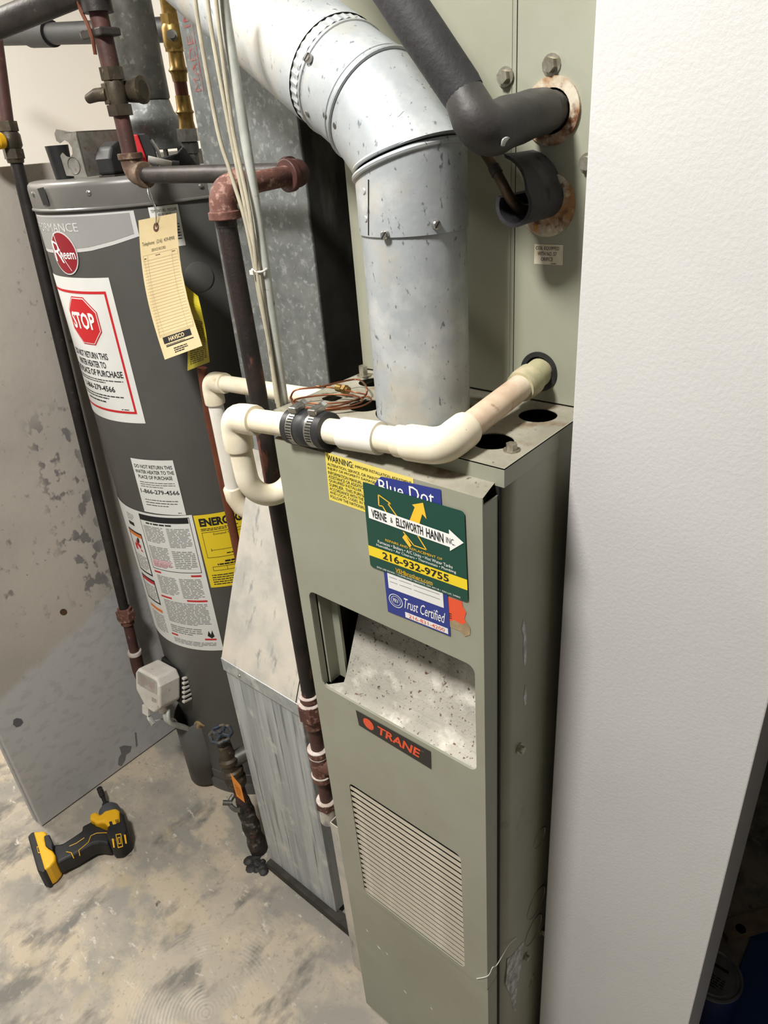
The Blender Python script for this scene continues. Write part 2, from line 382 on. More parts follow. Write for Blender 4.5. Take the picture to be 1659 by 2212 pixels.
def dq(y0, *px):
    return [(lambda p: (p.x, p.z))(at(x, y, 1, y0)) for x, y in px]

# ================================================================== THE SETTING
struct('floor', MB().box((-3.0, -2.6, -.05), (2.2, 2.2, 0)), floor_m)
struct('ceiling', MB().box((-3.0, -2.6, 2.42), (2.2, 2.2, 2.5)), ceil_m)
# half-height partition board on the left, two layers thick
pw = MB().box((-.936, -.192, .004), (-.917, 1.22, 1.462))
wl = struct('wall_left', pw, part_m, bevel=.002)
obj('backing_board', MB().box((-.944, -.187, .002), (-.9365, 1.22, 1.455)), rail_m, wl, 'dark gap strip behind the board')
obj('backing_board', MB().box((-.966, -.194, 0), (-.9445, 1.22, 1.458)), part_m, wl)
def dab(name, pts, mt):
    P = [at(x, y, 0, -.9166) for x, y in pts]; obj(name, MB().prism(P, (.0004, 0, 0)), mt, wl)
stain = mat('grey_mastic', (116, 115, 116), .9)
dab('rust_plug', [(137 + 8*math.cos(i*math.pi/5), 1322 + 7*math.sin(i*math.pi/5)) for i in range(10)], mat('rust_plug', (96, 66, 34), .8, var=(60, 42, 24), vscale=200))
dab('mastic_dab', [(29, 1555), (36, 1551), (46, 1553), (50, 1560), (44, 1568), (35, 1571), (28, 1565)], mat('dark_mastic', (92, 92, 96), .9))
dab('mastic_dab', [(258, 1614), (268, 1610), (284, 1612), (281, 1624), (272, 1630), (270, 1642), (262, 1655), (255, 1652), (256, 1638), (262, 1628)], stain)
dab('mastic_dab', [(291, 1582), (294, 1582), (297, 1610), (294, 1614)], stain)
struct('wall_far', MB().box((-2.0, -2.6, 0), (-1.95, 2.0, 2.42)), wall_white2)
struct('wall_back', MB().box((-1.95, 1.22, 0), (.9, 1.30, 2.42)), wall_white2)
struct('wall_right', MB().box((.2935, .13, 0), (.5095, .246, 2.42)), wall_w, bevel=.0015)
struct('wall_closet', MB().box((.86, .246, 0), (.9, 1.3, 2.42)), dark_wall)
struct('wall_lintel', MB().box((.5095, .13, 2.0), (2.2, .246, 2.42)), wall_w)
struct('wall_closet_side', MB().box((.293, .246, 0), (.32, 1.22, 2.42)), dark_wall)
struct('wall_light_block', MB().box((1.15, -2.6, 0), (1.2, .13, 2.42)), mat('brown_light_block', (58, 52, 47), .9))  # unseen wall added to cut ambient light on the furnace's right side
# dark rail under duct and furnace
obj_r = struct('trim_1', MB().box((-.372, .078, 0), (-.022, .10, .022)), rail_m)

# ================================================================== FURNACE
F = thing('furnace', 'tall narrow sage green gas furnace with louvred door and stickers', 'furnace', (.13, .35, 0))
m = MB()
# cabinet: U profile with rounded front right corner
prof = [(-.022, .03), (.26, .03)] + [(.26 + .02*math.sin(a), .05 - .02*math.cos(a)) for a in [i*math.pi/16 for i in range(1, 9)]] + [(.28, .72), (-.022, .72)]
hole_z = (.80, .98)
m = MB()
def ring_pts(z): return [Vector((x, y, z)) for x, y in prof]
lo, hi = ring_pts(.006), ring_pts(1.18); n = len(prof)
m.add(lo + hi, [(i, i+1, n+i+1, n+i) for i in range(1, n-2)], True)      # right side and rounded corner
m.add(lo + hi, [(n-2, n-1, 2*n-1, 2*n-2), (n-1, 0, n, 2*n-1)])
cab = obj('cabinet', m, sage, F)
obj('front_flange', fill([[(-.022, .006), (.266, .006), (.266, 1.18), (-.022, 1.18)], [(.0, .62), (.25, .62), (.25, 1.1), (.0, 1.1)]][:2], lambda a, b: (a, .0305, b), .0015), sage, F)
# front door with heat-shield opening and louvre cut-out
DX, DZ0, DZ1 = .2745, .386, 1.176
op = rr(.018, .821, .263, .977, .010)
lv = rr(.042, .397, .236, .650, .008)
mm = fill([rr(0, DZ0, DX, DZ1, .002, 1), op, lv], lambda a, b: (a, 0, b), .0016)
obj('front_door', mm, sage, F)
obj('door_edge', MB().box((DX-.0016, .0016, DZ0), (DX, .029, DZ1-.008)).box((0, .0016, DZ0), (.0016, .029, DZ1)), sage, F)
obj('door_gap', MB().box((.262, .0258, .012), (.2756, .0302, 1.176)), seam, F)
obj('door_top_ledge', MB().add([(0, .0005, DZ1), (DX, .0005, DZ1), (DX, .0005, DZ1-.002), (0, .0005, DZ1-.002), (0, .0285, DZ1+.004), (DX-.004, .0285, DZ1+.004)], [(0, 1, 5, 4), (0, 1, 2, 3)]), sage_top, F)
obj('opening_lip', MB().box((.018, .0016, .8195), (.263, .006, .8215)).box((.0165, .0016, .821), (.0182, .010, .977)), sage, F)
obj('base_panel', MB().box((0, .001, .012), (DX, .0026, DZ0-.0016)).box((DX-.0016, .0026, .012), (DX, .029, DZ0-.0016)).box((0, .0026, .012), (.0016, .029, DZ0-.0016)), sage, F)
obj('panel_seam', MB().box((.001, .003, DZ0-.003), (DX-.001, .02, DZ0+.001)), seam, F)
obj('toe_kick', MB().box((.004, .012, 0), (.26, .03, .02)), seam, F)
# louvre slats
NS = 21; z0, z1 = .400, .648; sp = (z1 - z0)/NS
sl = MB().add([(.042, .0010, 0), (.236, .0010, 0), (.236, .0016, sp*.54), (.042, .0016, sp*.54), (.042, .011, sp*.95), (.236, .011, sp*.95), (.042, .006, 0), (.236, .006, 0)],
              [(0, 1, 2, 3), (6, 7, 1, 0)])
first = None
for i in range(NS):
    if first is None:
        first = obj('louver_slat', sl, slat_m, F); first.location = (0, 0, z0)
    else:
        c = first.copy(); COL.objects.link(c); c.location = (0, 0, z0 + i*sp)
obj('louver_backing', MB().box((.038, .014, .392), (.240, .016, .655)), seam, F)
# burner compartment seen through the opening
obj('compartment', MB().box((.0165, .031, .60), (.018, .30, 1.1)).box((.263, .002, .60), (.2645, .30, 1.1)).box((.018, .298, .60), (.263, .30, 1.1)).box((.018, .03, 1.098), (.263, .30, 1.1)), inner_m, F)
tray = MB()
prof_t = [(.003, .8215), (.020, .823), (.026, .832), (.060, .907), (.100, .992)]
for (ya, za), (yb, zb) in zip(prof_t, prof_t[1:]):
    xa = .038 if ya > .019 else .020
    tray.add([(xa, ya, za), (.262, ya, za), (.262, yb, zb), (.038, yb, zb)], [(0, 1, 2, 3)])
tr = obj('heat_shield', tray, dusty, F, 'dusty sloping metal tray flecked with rust')
s2 = tr.modifiers.new('sheet', 'SOLIDIFY'); s2.thickness = .001; s2.offset = -1
obj('inner_post', MB().box((.0185, .012, .82), (.0215, .034, 1.0)).box((.0215, .030, .82), (.034, .034, 1.0)), sage, F)
# cap
H1 = [circ(.2385, .0745, .0205), circ(.2425, .155, .020), circ(.060, .090, .020), circ(.012, .158, .018), circ(.126, .1104, .0525, 40)]
capm = fill([[(-.026, .026), (.281, .026), (.281, .72), (-.026, .72)]] + H1 + [rr(-.004, .080, .018, .100, .006)], lambda a, b: (a, b, 1.196), .0012, (0, 0, -1))
obj('cap', capm, sage_top, F)
obj('cap_rim', MB().box((-.026, .026, 1.177), (.281, .0272, 1.1962)).box((.2798, .0272, 1.177), (.281, .72, 1.1962)).box((-.026, .0272, 1.177), (-.0248, .72, 1.1962)), sage, F)
obj('cap_liner', MB().box((-.02, .04, 1.12), (.276, .70, 1.122)), seam, F)
def hexbolt(name, parent, p, d, r, h, mt=bolt_m):
    mb = MB().lathe(p, d, [(0, r*1.45), (h*.22, r*1.45)], 16).hexa(Vector(p) + Vector(d)*h*.2, d, r, h)
    return obj(name, mb, mt, parent)
hexbolt('cap_bolt', F, (.2655, .064, 1.196), (0, 0, 1), .0055, .006)
hexbolt('cap_bolt', F, (-.012, .168, 1.196), (0, 0, 1), .006, .012)
# side details
for (px, py) in ((1121, 1616), (1134, 2066), (1171, 2012)):
    p = at(px, py, 0, .2802); hexbolt('side_screw', F, p, (1, 0, 0), .0046, .0055)
for (px, py, r) in ((1165, 1810, .016), (1158, 1950, .026), (1152, 2009, .025)):
    p = at(px, py, 0, .28)
    mb = MB(); A = [Vector((.2803, p.y + r*math.cos(t), p.z + r*math.sin(t))) for t in [i*math.pi/14 for i in range(29)]]
    mb.tube(A, .0009, 6, False)
    obj('knockout', mb, sage, F); 
p = at(1148, 2120, 0, .281)
obj('side_clip', MB().obox(p, (.0015, 0, 0), (0, .006, .010), (0, .0012, -.001)), bolt_m, F)
def scuffmark(pxs, x=.2803):
    P = [at(a, b, 0, x) for a, b in pxs]
    obj('scuff_mark', MB().add(P, [tuple(range(len(P)))]), scuff, F)
scuffmark([(1128, 2037), (1131, 2032), (1129, 2060), (1126, 2085), (1117, 2135), (1114, 2185), (1108, 2180), (1105, 2160), (1092, 2125), (1095, 2095), (1096, 2072), (1108, 2062)])
scuffmark([(1131, 1337), (1134, 1350), (1138, 1390), (1137, 1430), (1133, 1440), (1130, 1410), (1131, 1375), (1127, 1358)])
scuffmark([(1135, 1478), (1138, 1492), (1137, 1520), (1133, 1525), (1131, 1505)])
for (px, py, a) in ((818, 2046, 6), (836, 2060, 4), (875, 2142, 5), (932, 2178, 4), (793, 2010, 4)):
    p = at(px, py, 1, .001)
    obj('paint_fleck', MB().add([(p.x - a*.0006, .0008, p.z + a*.0007), (p.x + a*.0003, .0008, p.z + a*.0003), (p.x + a*.0008, .0008, p.z - a*.0005), (p.x - a*.0001, .0008, p.z - a*.0004)], [(0, 1, 2, 3)]), white_i, F)
obj('side_channel', MB().box((-.060, .034, .022), (-.0585, .062, .450)).box((-.060, .0335, .022), (-.0225, .035, .450)), galv_dust, F, 'dusty galvanised strip beside the door', bevel=.001)
# brand plate
q = dq(0, (769, 1533), (931, 1623), (932, 1661), (776, 1566))
D = Decal(door_surf(0), q)
bp = obj('brand_plate', D.rect(MB(), 0, 0, 1, 1, .0006), black_plate, F, 'black name plate with orange dot and lettering')
obj('dot', D.poly(MB(), [(.165 + .075*math.cos(t), .52 + .33*math.sin(t)) for t in [i*math.pi/14 for i in range(28)]], .0009), rust_orange, bp)
obj('lettering', D.text(MB(), 'TRANE', .29, .25, .86, .78, .0009, .03, .03), rust_orange, bp)
obj('trademark', D.text(MB(), 'TM', .88, .72, .915, .80, .0009), ink_soft, bp)
# warning label
q = dq(0, (702, 976), (893, 1033), (899, 1145), (712, 1079))
D = Decal(door_surf(0), q)
wlab = obj('warning_label', D.rect(MB(), 0, 0, 1, 1, .0003), yellow_warn, F, 'faded yellow warning label with black capitals')
t = MB(); D.text(t, 'WARNING:', .02, .84, .34, .965, .0006, .01); D.text(t, 'IMPROPER INSTALLATION, ADJUSTMENT,', .36, .85, .985, .925, .0006)
for i, s_ in enumerate(('ALTERATION, SERVICE, OR MAINTENANCE CAN CAUSE', 'INJURY OR PROPERTY DAMAGE. REFER TO THE USER\'S', 'INFORMATION MANUAL PROVIDED WITH THIS FURNACE.', 'ASSISTANCE OR ADDITIONAL INFORMATION CONSULT A', 'QUALIFIED INSTALLER, SERVICE AGENCY OR THE GAS', 'SUPPLIER. THIS FURNACE MUST BE INSTALLED IN', 'ACCORDANCE WITH THE MANUFACTURER\'S INSTRUCTIONS', 'AND LOCAL CODES. IN THE ABSENCE OF LOCAL CODES,', 'FOLLOW THE NATIONAL FUEL GAS CODE.')):
    v = .735 - i*.0845; D.text(t, s_, .02, v, .98 if i < 8 else .72, v+.066, .0006)
obj('lettering', t, ink, wlab)
# vermilion remnant under the blue sticker
q = dq(0, (955, 1285), (1008, 1302), (1010, 1362), (955, 1344))
D = Decal(door_surf(0), q)
rs = obj('torn_sticker', D.poly(MB(), [(0, 0), (.0, 1), (.82, 1), (.86, .8), (.98, .66), (.90, .42), (.99, .22), (.8, .06), (.5, .14), (.3, .02)], .0004), rust_orange, F, 'torn orange red sticker remnant')
obj('torn_edge', D.poly(MB(), [(.1, .0), (.3, .13), (.5, .24), (.8, .17), (.99, .30), (1.12, .12), (1.1, -.12), (.9, -.25), (.7, -.10), (.4, -.08)], .0005), torn, rs)
obj('lettering', D.text(D.text(MB(), '8', .08, .66, .26, .94, .0007), 'E', .28, .26, .40, .44, .0007), ink, rs)
# blue sticker
q = dq(0, (808, 1025), (953, 1057), (974, 1374), (839, 1320))
D = Decal(door_surf(0), q)
bs = obj('blue_sticker', D.poly(MB(), [(0, 0), (1, 0), (1, 1), (.12, 1), (.05, .97), (.0, .94)], .0008), blue_d, F, 'blue service sticker half covered by green one')
t = D.text(MB(), 'Blue Dot', .07, .890, .90, .980, .0011); D.text(t, '.', .945, .885, .975, .90, .0011)
obj('title_lettering', t, white_i, bs)
obj('motto_lettering', D.text(MB(), 'Trust Certified', .29, .085, .93, .165, .0011, 0, .03), white_i, bs)
cardm = D.rect(MB(), .06, .20, .93, .50, .0010)
cd_ = obj('white_panel', cardm, paper, bs)
t = MB()
for i in range(7):
    v = .255 + i*.035
    for a, b in ((.09, .22), (.25, .45), (.48, .88)): D.rect(t, a, v, b, v+.003, .0013)
obj('ruled_lines', t, ink_soft, bs)
obj('phone_panel', D.rect(MB(), .30, .012, .97, .055, .0010), paper, bs)
obj('phone_number', D.text(MB(), '216-831-4200', .36, .020, .92, .048, .0013), rust_orange, bs)
t = MB()
for rr0, rr1 in ((.115, .105), (.08, .074)):
    for k in range(24):
        a0, a1 = k*math.pi/12, (k+1)*math.pi/12
        D.poly(t, [(.16 + rr0*math.cos(a0), .115 + rr0*.45*math.sin(a0)), (.16 + rr0*math.cos(a1), .115 + rr0*.45*math.sin(a1)), (.16 + rr1*math.cos(a1), .115 + rr1*.45*math.sin(a1)), (.16 + rr1*math.cos(a0), .115 + rr1*.45*math.sin(a0))], .0011)
D.text(t, 'PRV', .115, .10, .205, .132, .0011)
obj('seal_emblem', t, white_i, bs)
# green sticker
q = dq(0, (785, 1039), (1005, 1104), (1013, 1300), (802, 1222))
D = Decal(door_surf(0), q)
loop = []
for a, b in rr(0, 0, 1, 1, .03, 3): loop.append((a, b))
gs = obj('green_sticker', D.poly(MB(), loop, .0014), green_d, F, 'dark green contractor sticker with white arrow and yellow band')
obj('yellow_band', D.rect(MB(), 0, .143, 1, .265, .0017), yellow, gs)
obj('yellow_arrow', D.poly(D.poly(MB(), [(.465, .70), (.535, .89), (.51, .91), (.62, .966), (.645, .80), (.605, .84), (.565, .70)], .0017), [(.455, .41), (.385, .50), (.415, .55), (.475, .44)], .0017), yellow_warm, gs)
t = MB()
def seg2(t, pts, wd=.006, off=.0017):
    for (a, b), (c, d) in zip(pts, pts[1:]):
        L_ = math.hypot(c-a, d-b) or 1; nx, ny = -(d-b)/L_*wd, (c-a)/L_*wd
        D.poly(t, [(a+nx, b+ny), (c+nx, d+ny), (c-nx, d-ny), (a-nx, b-ny)], off)
seg2(t, [(.16, .785), (.165, .906), (.29, .847), (.262, .835), (.35, .72)]); seg2(t, [(.16, .785), (.20, .79), (.235, .73)]); seg2(t, [(.40, .57), (.50, .452), (.625, .45), (.545, .58)])
obj('arrow_outline', t, yellow_warm, gs)
obj('white_arrow', D.poly(MB(), [(.04, .604), (.04, .744), (.855, .715), (.855, .766), (.985, .67), (.855, .53), (.855, .572)], .0020), white_i, gs)
t = MB()
def stext(t, s_, u0, vb0, vt0, u1, vb1, vt1, off, bold=0.):
    V, Fc = text_mesh(s_, bold)
    t.add([D.p(lerp(u0, u1, x), lerp(lerp(vb0, vb1, x), lerp(vt0, vt1, x), y), off) for x, y in V], Fc)
stext(t, 'VERNE', .075, .626, .720, .235, .622, .716, .0023, .02); stext(t, '&', .275, .635, .695, .30, .634, .694, .0023)
stext(t, 'ELLSWORTH', .335, .617, .712, .605, .606, .706, .0023, .02); stext(t, 'HANN', .635, .604, .704, .80, .597, .700, .0023, .02)
stext(t, 'INC.', .825, .612, .678, .905, .606, .672, .0023)
obj('company_name', t, ink, gs)
obj('phone_number', D.text(MB(), '216-932-9755', .155, .160, .83, .248, .0020, .02), ink, gs)
t = D.text(MB(), 'REPAIRS AND REPLACEMENT OF', .20, .388, .775, .416, .0017); D.text(t, 'VEHbrothers.com', .285, .055, .665, .102, .0017); D.rect(t, .285, .049, .665, .053, .0017)
obj('yellow_lettering', t, yellow_warm, gs)
obj('white_lettering', D.text(MB(), 'Furnaces \u2022 Boilers \u2022 A/C Units \u2022 Hot Water Tanks', .115, .335, .87, .372, .0017), white_i, gs); obj('white_lettering', D.text(MB(), 'Humidifiers \u2022 Air Cleaners \u2022 Thermostats \u2022 Plumbing', .095, .283, .90, .322, .0017), white_i, gs)
t = D.text(MB(), '2026 LEE ROAD \u2022 CLEVELAND HEIGHTS, OH 44118 \u2022 OH LIC 24462', .075, .014, .93, .037, .0017)
obj('white_lettering', t, white_i, gs)

# ================================================================== COIL CABINET above the furnace
K = thing('coil_cabinet', 'sage green evaporator coil box standing on the furnace behind flue', 'air conditioner', (.12, .45, 1.196))
CY0 = .191
obj('cabinet', MB().box((-.031, .195, 1.1965), (.287, .72, 2.3)), sage, K)
GR = [(.229, 1.472, .0265), (.2275, 1.394, .0270), (.2232, 1.230, .0205)]
obj('front_panel', fill([[(-.033, 1.198), (.1905, 1.198), (.1905, 2.3), (-.033, 2.3)]], lambda a, b: (a, CY0, b), .0035), sage, K, bevel=.001)
obj('front_panel', fill([[(.1920, 1.198), (.287, 1.198), (.287, 2.3), (.1920, 2.3)]] + [circ(x, z, r*.97, 28) for x, z, r in GR], lambda a, b: (a, CY0 - .0012, b), .0045), sage, K, bevel=.0006)
obj('panel_joint', MB().box((.1900, .1925, 1.198), (.1925, .196, 2.3)), seam, K)
obj('panel_return', MB().box((.1850, .1903, 1.2), (.1862, .1912, 2.3)), sage, K)
obj('base_gap', MB().box((-.030, .193, 1.1962), (.285, .197, 1.199)), seam, K)
for px, py, r in ((1092, 166, .0058), (1192, 140, .0062), (1271, 352, .006)):
    hexbolt('panel_bolt', K, at(px, py, 1, CY0 - .0012), (0, -1, 0), r, .006)
def ringplate(name, x, z, r0, r1, mt, y=CY0, parent=K, th=.003):
    mb = fill([circ(x, z, r1, 36), circ(x, z, r0, 28)], lambda a, b: (a, y - th, b), th)
    return obj(name, mb, mt, parent)
ringplate('suction_grommet', .229, 1.472, .0185, .0275, plate_rust, CY0 - .0012)
ringplate('liquid_grommet', .2275, 1.394, .0080, .0282, plate_rust, CY0 - .0012)
for px, py in ((1225, 418), (1185, 492)):
    p = at(px, py, 1, CY0 - .004); obj('grommet_screw', MB().lathe(p, (0, -1, 0), [(0, .0035), (.0012, .0034), (.002, .0022), (.0022, 0)], 14), plate_rust, K)
ringplate('drain_grommet', .2232, 1.230, .0165, .0215, rubber, CY0 - .0012, th=.0015)
for x, z, r in GR: obj('port_shadow', MB().lathe((x, .1945, z), (0, -1, 0), [(0, r), (.0003, r)], 28), seam, K)
D = Decal(door_surf(CY0 - .0012), dq(CY0 - .0012, (1155, 527), (1217, 529), (1216, 573), (1154, 570)))
cl = obj('coil_label', D.rect(MB(), 0, 0, 1, 1, .0003), mat('yellowed_label', (214, 208, 190), .6, var=(196, 186, 158), vscale=30), K, 'small yellowed label')
t = D.text(MB(), 'COIL EQUIPPED', .05, .70, .87, .90, .0006); D.text(t, 'WITH NO. 57', .12, .44, .78, .63, .0006); D.text(t, 'ORIFICE', .24, .17, .66, .36, .0006); D.words(t, .6, .04, .88, .10, 1, .0006)
obj('lettering', t, ink, cl)

# ================================================================== FLUE
FX, FY, FR = .1262, .1104, .0512
FL = thing('flue_pipe', 'wide galvanised flue pipe with segmented elbow rising from furnace top', 'flue', (FX, FY, 1.13))
dn = Vector((-1, .2, .536)).normalized()
UP = Vector((0, 0, 1)); sideh = Vector((-1, .2, 0)).normalized(); e_h = sideh.cross(UP)
V0 = Vector((FX, FY, 1.446)); VC = Vector((FX, FY, 1.465)); V1 = VC + dn*.050; V2 = VC + dn*.118; P3 = V2
tilt = lambda deg: (sideh*math.sin(math.radians(deg)) + UP*math.cos(math.radians(deg)))
NB = [tilt(18), tilt(56), dn]
def mitre(c, axd, nrm, rad, n=56):
    """ring of a cylinder of direction axd cut by the plane through c with normal nrm"""
    e2 = axd.cross(e_h).normalized(); e1 = e_h; out = []
    for k in range(n):
        q = c + (e1*math.cos(2*math.pi*k/n) + e2*math.sin(2*math.pi*k/n))*rad
        out.append(q - axd*((q - c).dot(nrm)/axd.dot(nrm)))
    return out
def bead(c, nrm, rad, rt, name, mt):
    e2 = nrm.cross(e_h).normalized()
    obj(name, MB().tube([c + (e_h*math.cos(t) + e2*math.sin(t))*rad for t in [k*math.pi/28 for k in range(57)]], rt, 8, False), mt, FL)
def shell(name, a, b, mt=None):
    n = len(a); return obj(name, MB().add(a + b, [(k, (k+1) % n, n + (k+1) % n, n + k) for k in range(n)], True), mt or galv_flue, FL)
obj('lower_pipe', MB().lathe((FX, FY, 1.125), (0, 0, 1), [(0, FR), (.262, FR)], 56, caps=False), galv_flue, FL)
shell('elbow_sleeve', mitre(Vector((FX, FY, 1.382)), UP, UP, FR+.0018), mitre(V0 - Vector((0, 0, .003)), UP, NB[0], FR+.0018))
shell('sleeve_edge', mitre(Vector((FX, FY, 1.382)), UP, UP, FR+.0018), mitre(Vector((FX, FY, 1.382)), UP, UP, FR), seam)
gA = (V1 - V0).normalized()
shell('elbow_gore', mitre(V0, gA, NB[0], FR+.0012), mitre(V1, gA, NB[1], FR+.0012))
shell('elbow_gore', mitre(V1, dn, NB[1], FR+.0012), mitre(V2, dn, dn, FR+.0008))
bead(V0 - Vector((0, 0, .006)), NB[0], FR+.0030, .0026, 'swivel_bead', galv_flue)
bead(V0 + Vector((0, 0, .001)), NB[0], FR+.0022, .0020, 'swivel_bead', galv_flue)
def bead2(c, nrm, axd, off, rt):
    R_ = mitre(c, axd, nrm, FR + off); obj('swivel_bead', MB().tube(R_ + R_[:1], rt, 8, False), galv_flue, FL)
bead2(V1, NB[1], dn, .0020, .0022)
bead2(V1 + dn*.008, NB[1], dn, .0012, .0010)
bead2(V2 - dn*.014, dn, dn, .0008, .0018)
crm = MB(); N_ = 80
ra = [(FR + .0004 + .0010*(k % 2)) for k in range(N_)]
e2 = dn.cross(e_h)
crm.add([V2 - dn*.010 + (e_h*math.cos(2*math.pi*k/N_) + e2*math.sin(2*math.pi*k/N_))*(ra[k]+.0004) for k in range(N_)] + [V2 + dn*.01 + (e_h*math.cos(2*math.pi*k/N_) + e2*math.sin(2*math.pi*k/N_))*ra[k] for k in range(N_)], [(k, (k+1) % N_, N_ + (k+1) % N_, N_ + k) for k in range(N_)])
obj('crimped_end', crm, galv_flue, FL)
shell('upper_pipe', mitre(V2, dn, (dn + e_h*.03).normalized(), FR+.0024), mitre(V2 + dn*.30, dn, dn, FR+.0024))
shell('upper_pipe_edge', mitre(V2, dn, (dn + e_h*.03).normalized(), FR+.0024), mitre(V2 + dn*.001, dn, dn, FR+.0004), seam)
def on_cyl(px, py, p0, d, r):
    """first hit of a photo pixel ray on a cylinder"""
    v = ray(px, py); d = Vector(d).normalized(); o = CAM - Vector(p0)
    vv = v - d*v.dot(d); oo = o - d*o.dot(d); a = vv.dot(vv); b = vv.dot(oo); c = oo.dot(oo) - r*r
    k = (-b - math.sqrt(max(b*b - a*c, 0)))/a; hit = CAM + v*k
    nn = hit - Vector(p0); nn = (nn - d*nn.dot(d)).normalized(); return hit, nn
def panscrew(name, parent, p, nn, r, mt=steel):
    mb = MB().lathe(p, nn, [(-.001, r*.6), (0, r), (r*.7, r*.95), (r*.95, r*.7)], 16)
    o = obj(name, mb, mt, parent)
    up = Vector((0, 0, 1)); a = nn.cross(up).normalized(); bb = nn.cross(a)
    obj('screw_slot', MB().obox(Vector(p) + nn*r*.92, (a*.6 + bb*.8)*r*.85, (a*-.8 + bb*.6)*r*.13, nn*r*.08), seam, o); return o
for px, py in ((941, 485), (833, 507)):
    p, nn = on_cyl(px, py, (FX, FY, 1.2), (0, 0, 1), FR+.0018); panscrew('sheet_screw', FL, p, nn, .0042)
for px, py in ((978, 913),):
    p, nn = on_cyl(px, py, (FX, FY, 1.2), (0, 0, 1), FR); panscrew('sheet_screw', FL, p, nn, .0040)
p, nn = on_cyl(668, 127, P3, dn, FR+.002); panscrew('sheet_screw', FL, p, nn, .0044)
for px, py in ((786, 413), (790, 473)):
    p, nn = on_cyl(px, py, (FX, FY, 1.2), (0, 0, 1), FR+.0018)
    obj('rivet', MB().lathe(p, nn, [(0, .0030), (.0008, .0024), (.0011, 0)], 14), galv_flue, FL)
# lock seam on the sleeve
P_ = [on_cyl(796, 388 + i*12, (FX, FY, 1.2), (0, 0, 1), FR+.0020)[0] for i in range(0, 11)]
obj('lap_seam', MB().tube(P_, .0006, 6), seam, FL)
for px, py in ((664, 246), (702, 250), (724, 272)):
    p, nn = on_cyl(px, py, V1, dn, FR+.0010)
    obj('rivet', MB().lathe(p, nn, [(0, .0034), (.0008, .0028), (.0012, 0)], 14), galv_dark, FL)

# white paint splashes on the elbow
spl = mat('white_splash', (232, 232, 228), .6)
for pts in ([(838, 235), (843, 232), (845, 247), (840, 251), (846, 262), (850, 271), (846, 273), (840, 262), (836, 250)], [(866, 235), (872, 239), (862, 250), (857, 252)], [(834, 212), (837, 212), (836, 221), (833, 220)]):
    P = [on_cyl(x, y, V0, gA, FR+.0016)[0] for x, y in pts]
    obj('paint_splash', MB().add(P, [tuple(range(len(P)))]), spl, FL)
# ================================================================== INSULATED SUCTION LINE
SU = thing('suction_line', 'thick black foam insulated refrigerant line with taped elbow', 'pipe', (.229, .19, 1.472))
e0 = Vector((.2300, .080, 1.4635)); ds = Vector((-.78, -.10, 1.)).normalized()
top = e0 + ds*.62
brk = e0 + ds*.040
path = [e0 + ds*t for t in (.030, .037, .09, .15, .25, .4, .62)]
obj('foam_insulation', MB().tube(path, [.0165, .0174, .0176, .0172, .0174, .0174, .0174], 24), foam, SU)
pa = [Vector((.229, .172, 1.472)), Vector((.229, .15, 1.4710)), Vector((.229, .13, 1.468)), Vector((.2295, .110, 1.4665))] + arc(e0 + Vector((.000, -.004, -.002)), (.229, .2, 1.47), top, .016, 6) + [e0 + ds*.034]
obj('taped_elbow', MB().tube(pa, [.0188, .0192, .0196, .0200] + [.0200, .0200, .0199, .0197, .0194, .0190, .0184] + [.0160], 24), tape, SU)
obj('dusty_end', MB().tube([(.2285, .200, 1.4725), (.2285, .186, 1.4725), (.2287, .168, 1.472)], [.0150, .0165, .0176], 20), foam_dust, SU)
for a_ in (.2, .9, 1.7, 2.6):
    c_ = e0 + Vector((0, .012, .004))
    obj('tape_wrinkle', MB().tube([e0 + ds*(.012 + .005*a_) + Vector((.0165*math.cos(t), -.012 + .012*math.sin(t) - .0060, -.004*a_ + .004 + .010*math.sin(t))) for t in [.9 + .18*i for i in range(6)]], [.0002, .0009, .0012, .0012, .0009, .0002], 6), tape, SU)
p, nn = on_cyl(1090, 305, (.2293, .12, 1.4672), (0, 1, .06), .0200)
bl = MB(); e1 = nn.cross(Vector((0, 0, 1))).normalized(); e2 = e1.cross(nn)
L_ = [p + e1*(.0052*math.cos(t)*(1 + .2*math.sin(3*t))) + e2*(.0044*math.sin(t)*(1 + .15*math.cos(2*t))) - nn*.0002 for t in [i*math.pi/10 for i in range(20)]]
obj('paint_blob', bl.prism(L_, nn*.0011), mat('dried_paint', (206, 208, 206), .6, var=(150, 152, 150), vscale=120), SU)

# liquid line with split foam collar
LQ = thing('liquid_line', 'thin copper line with split black foam collar below suction line', 'pipe', (.2275, .19, 1.394))
lp = [at(1035, 310, 1, .145), at(1062, 352, 1, .140), at(1083, 392, 1, .138), at(1105, 432, 1, .138), at(1130, 452, 1, .150), Vector((.2275, .178, 1.394)), Vector((.2275, .20, 1.394))]
def smooth(P, n=6):
    P = [Vector(p) for p in P]; out = []
    for i in range(len(P)-1):
        a, b, c, d = P[max(i-1, 0)], P[i], P[i+1], P[min(i+2, len(P)-1)]
        for k in range(n):
            t = k/n; out.append(.5*((2*b) + (c-a)*t + (2*a - 5*b + 4*c - d)*t*t + (3*b - a - 3*c + d)*t**3))
    return out + [P[-1]]
obj('copper_tube', MB().tube(smooth(lp), .0048, 14), mat('tarnished_copper', (92, 74, 56), .5, .5, var=(66, 56, 46), vscale=60), LQ)
obj('tape_band', MB().tube([lp[1] + (lp[2]-lp[1])*.2, lp[1] + (lp[2]-lp[1])*.6], .0056, 14), iron_dark, LQ)
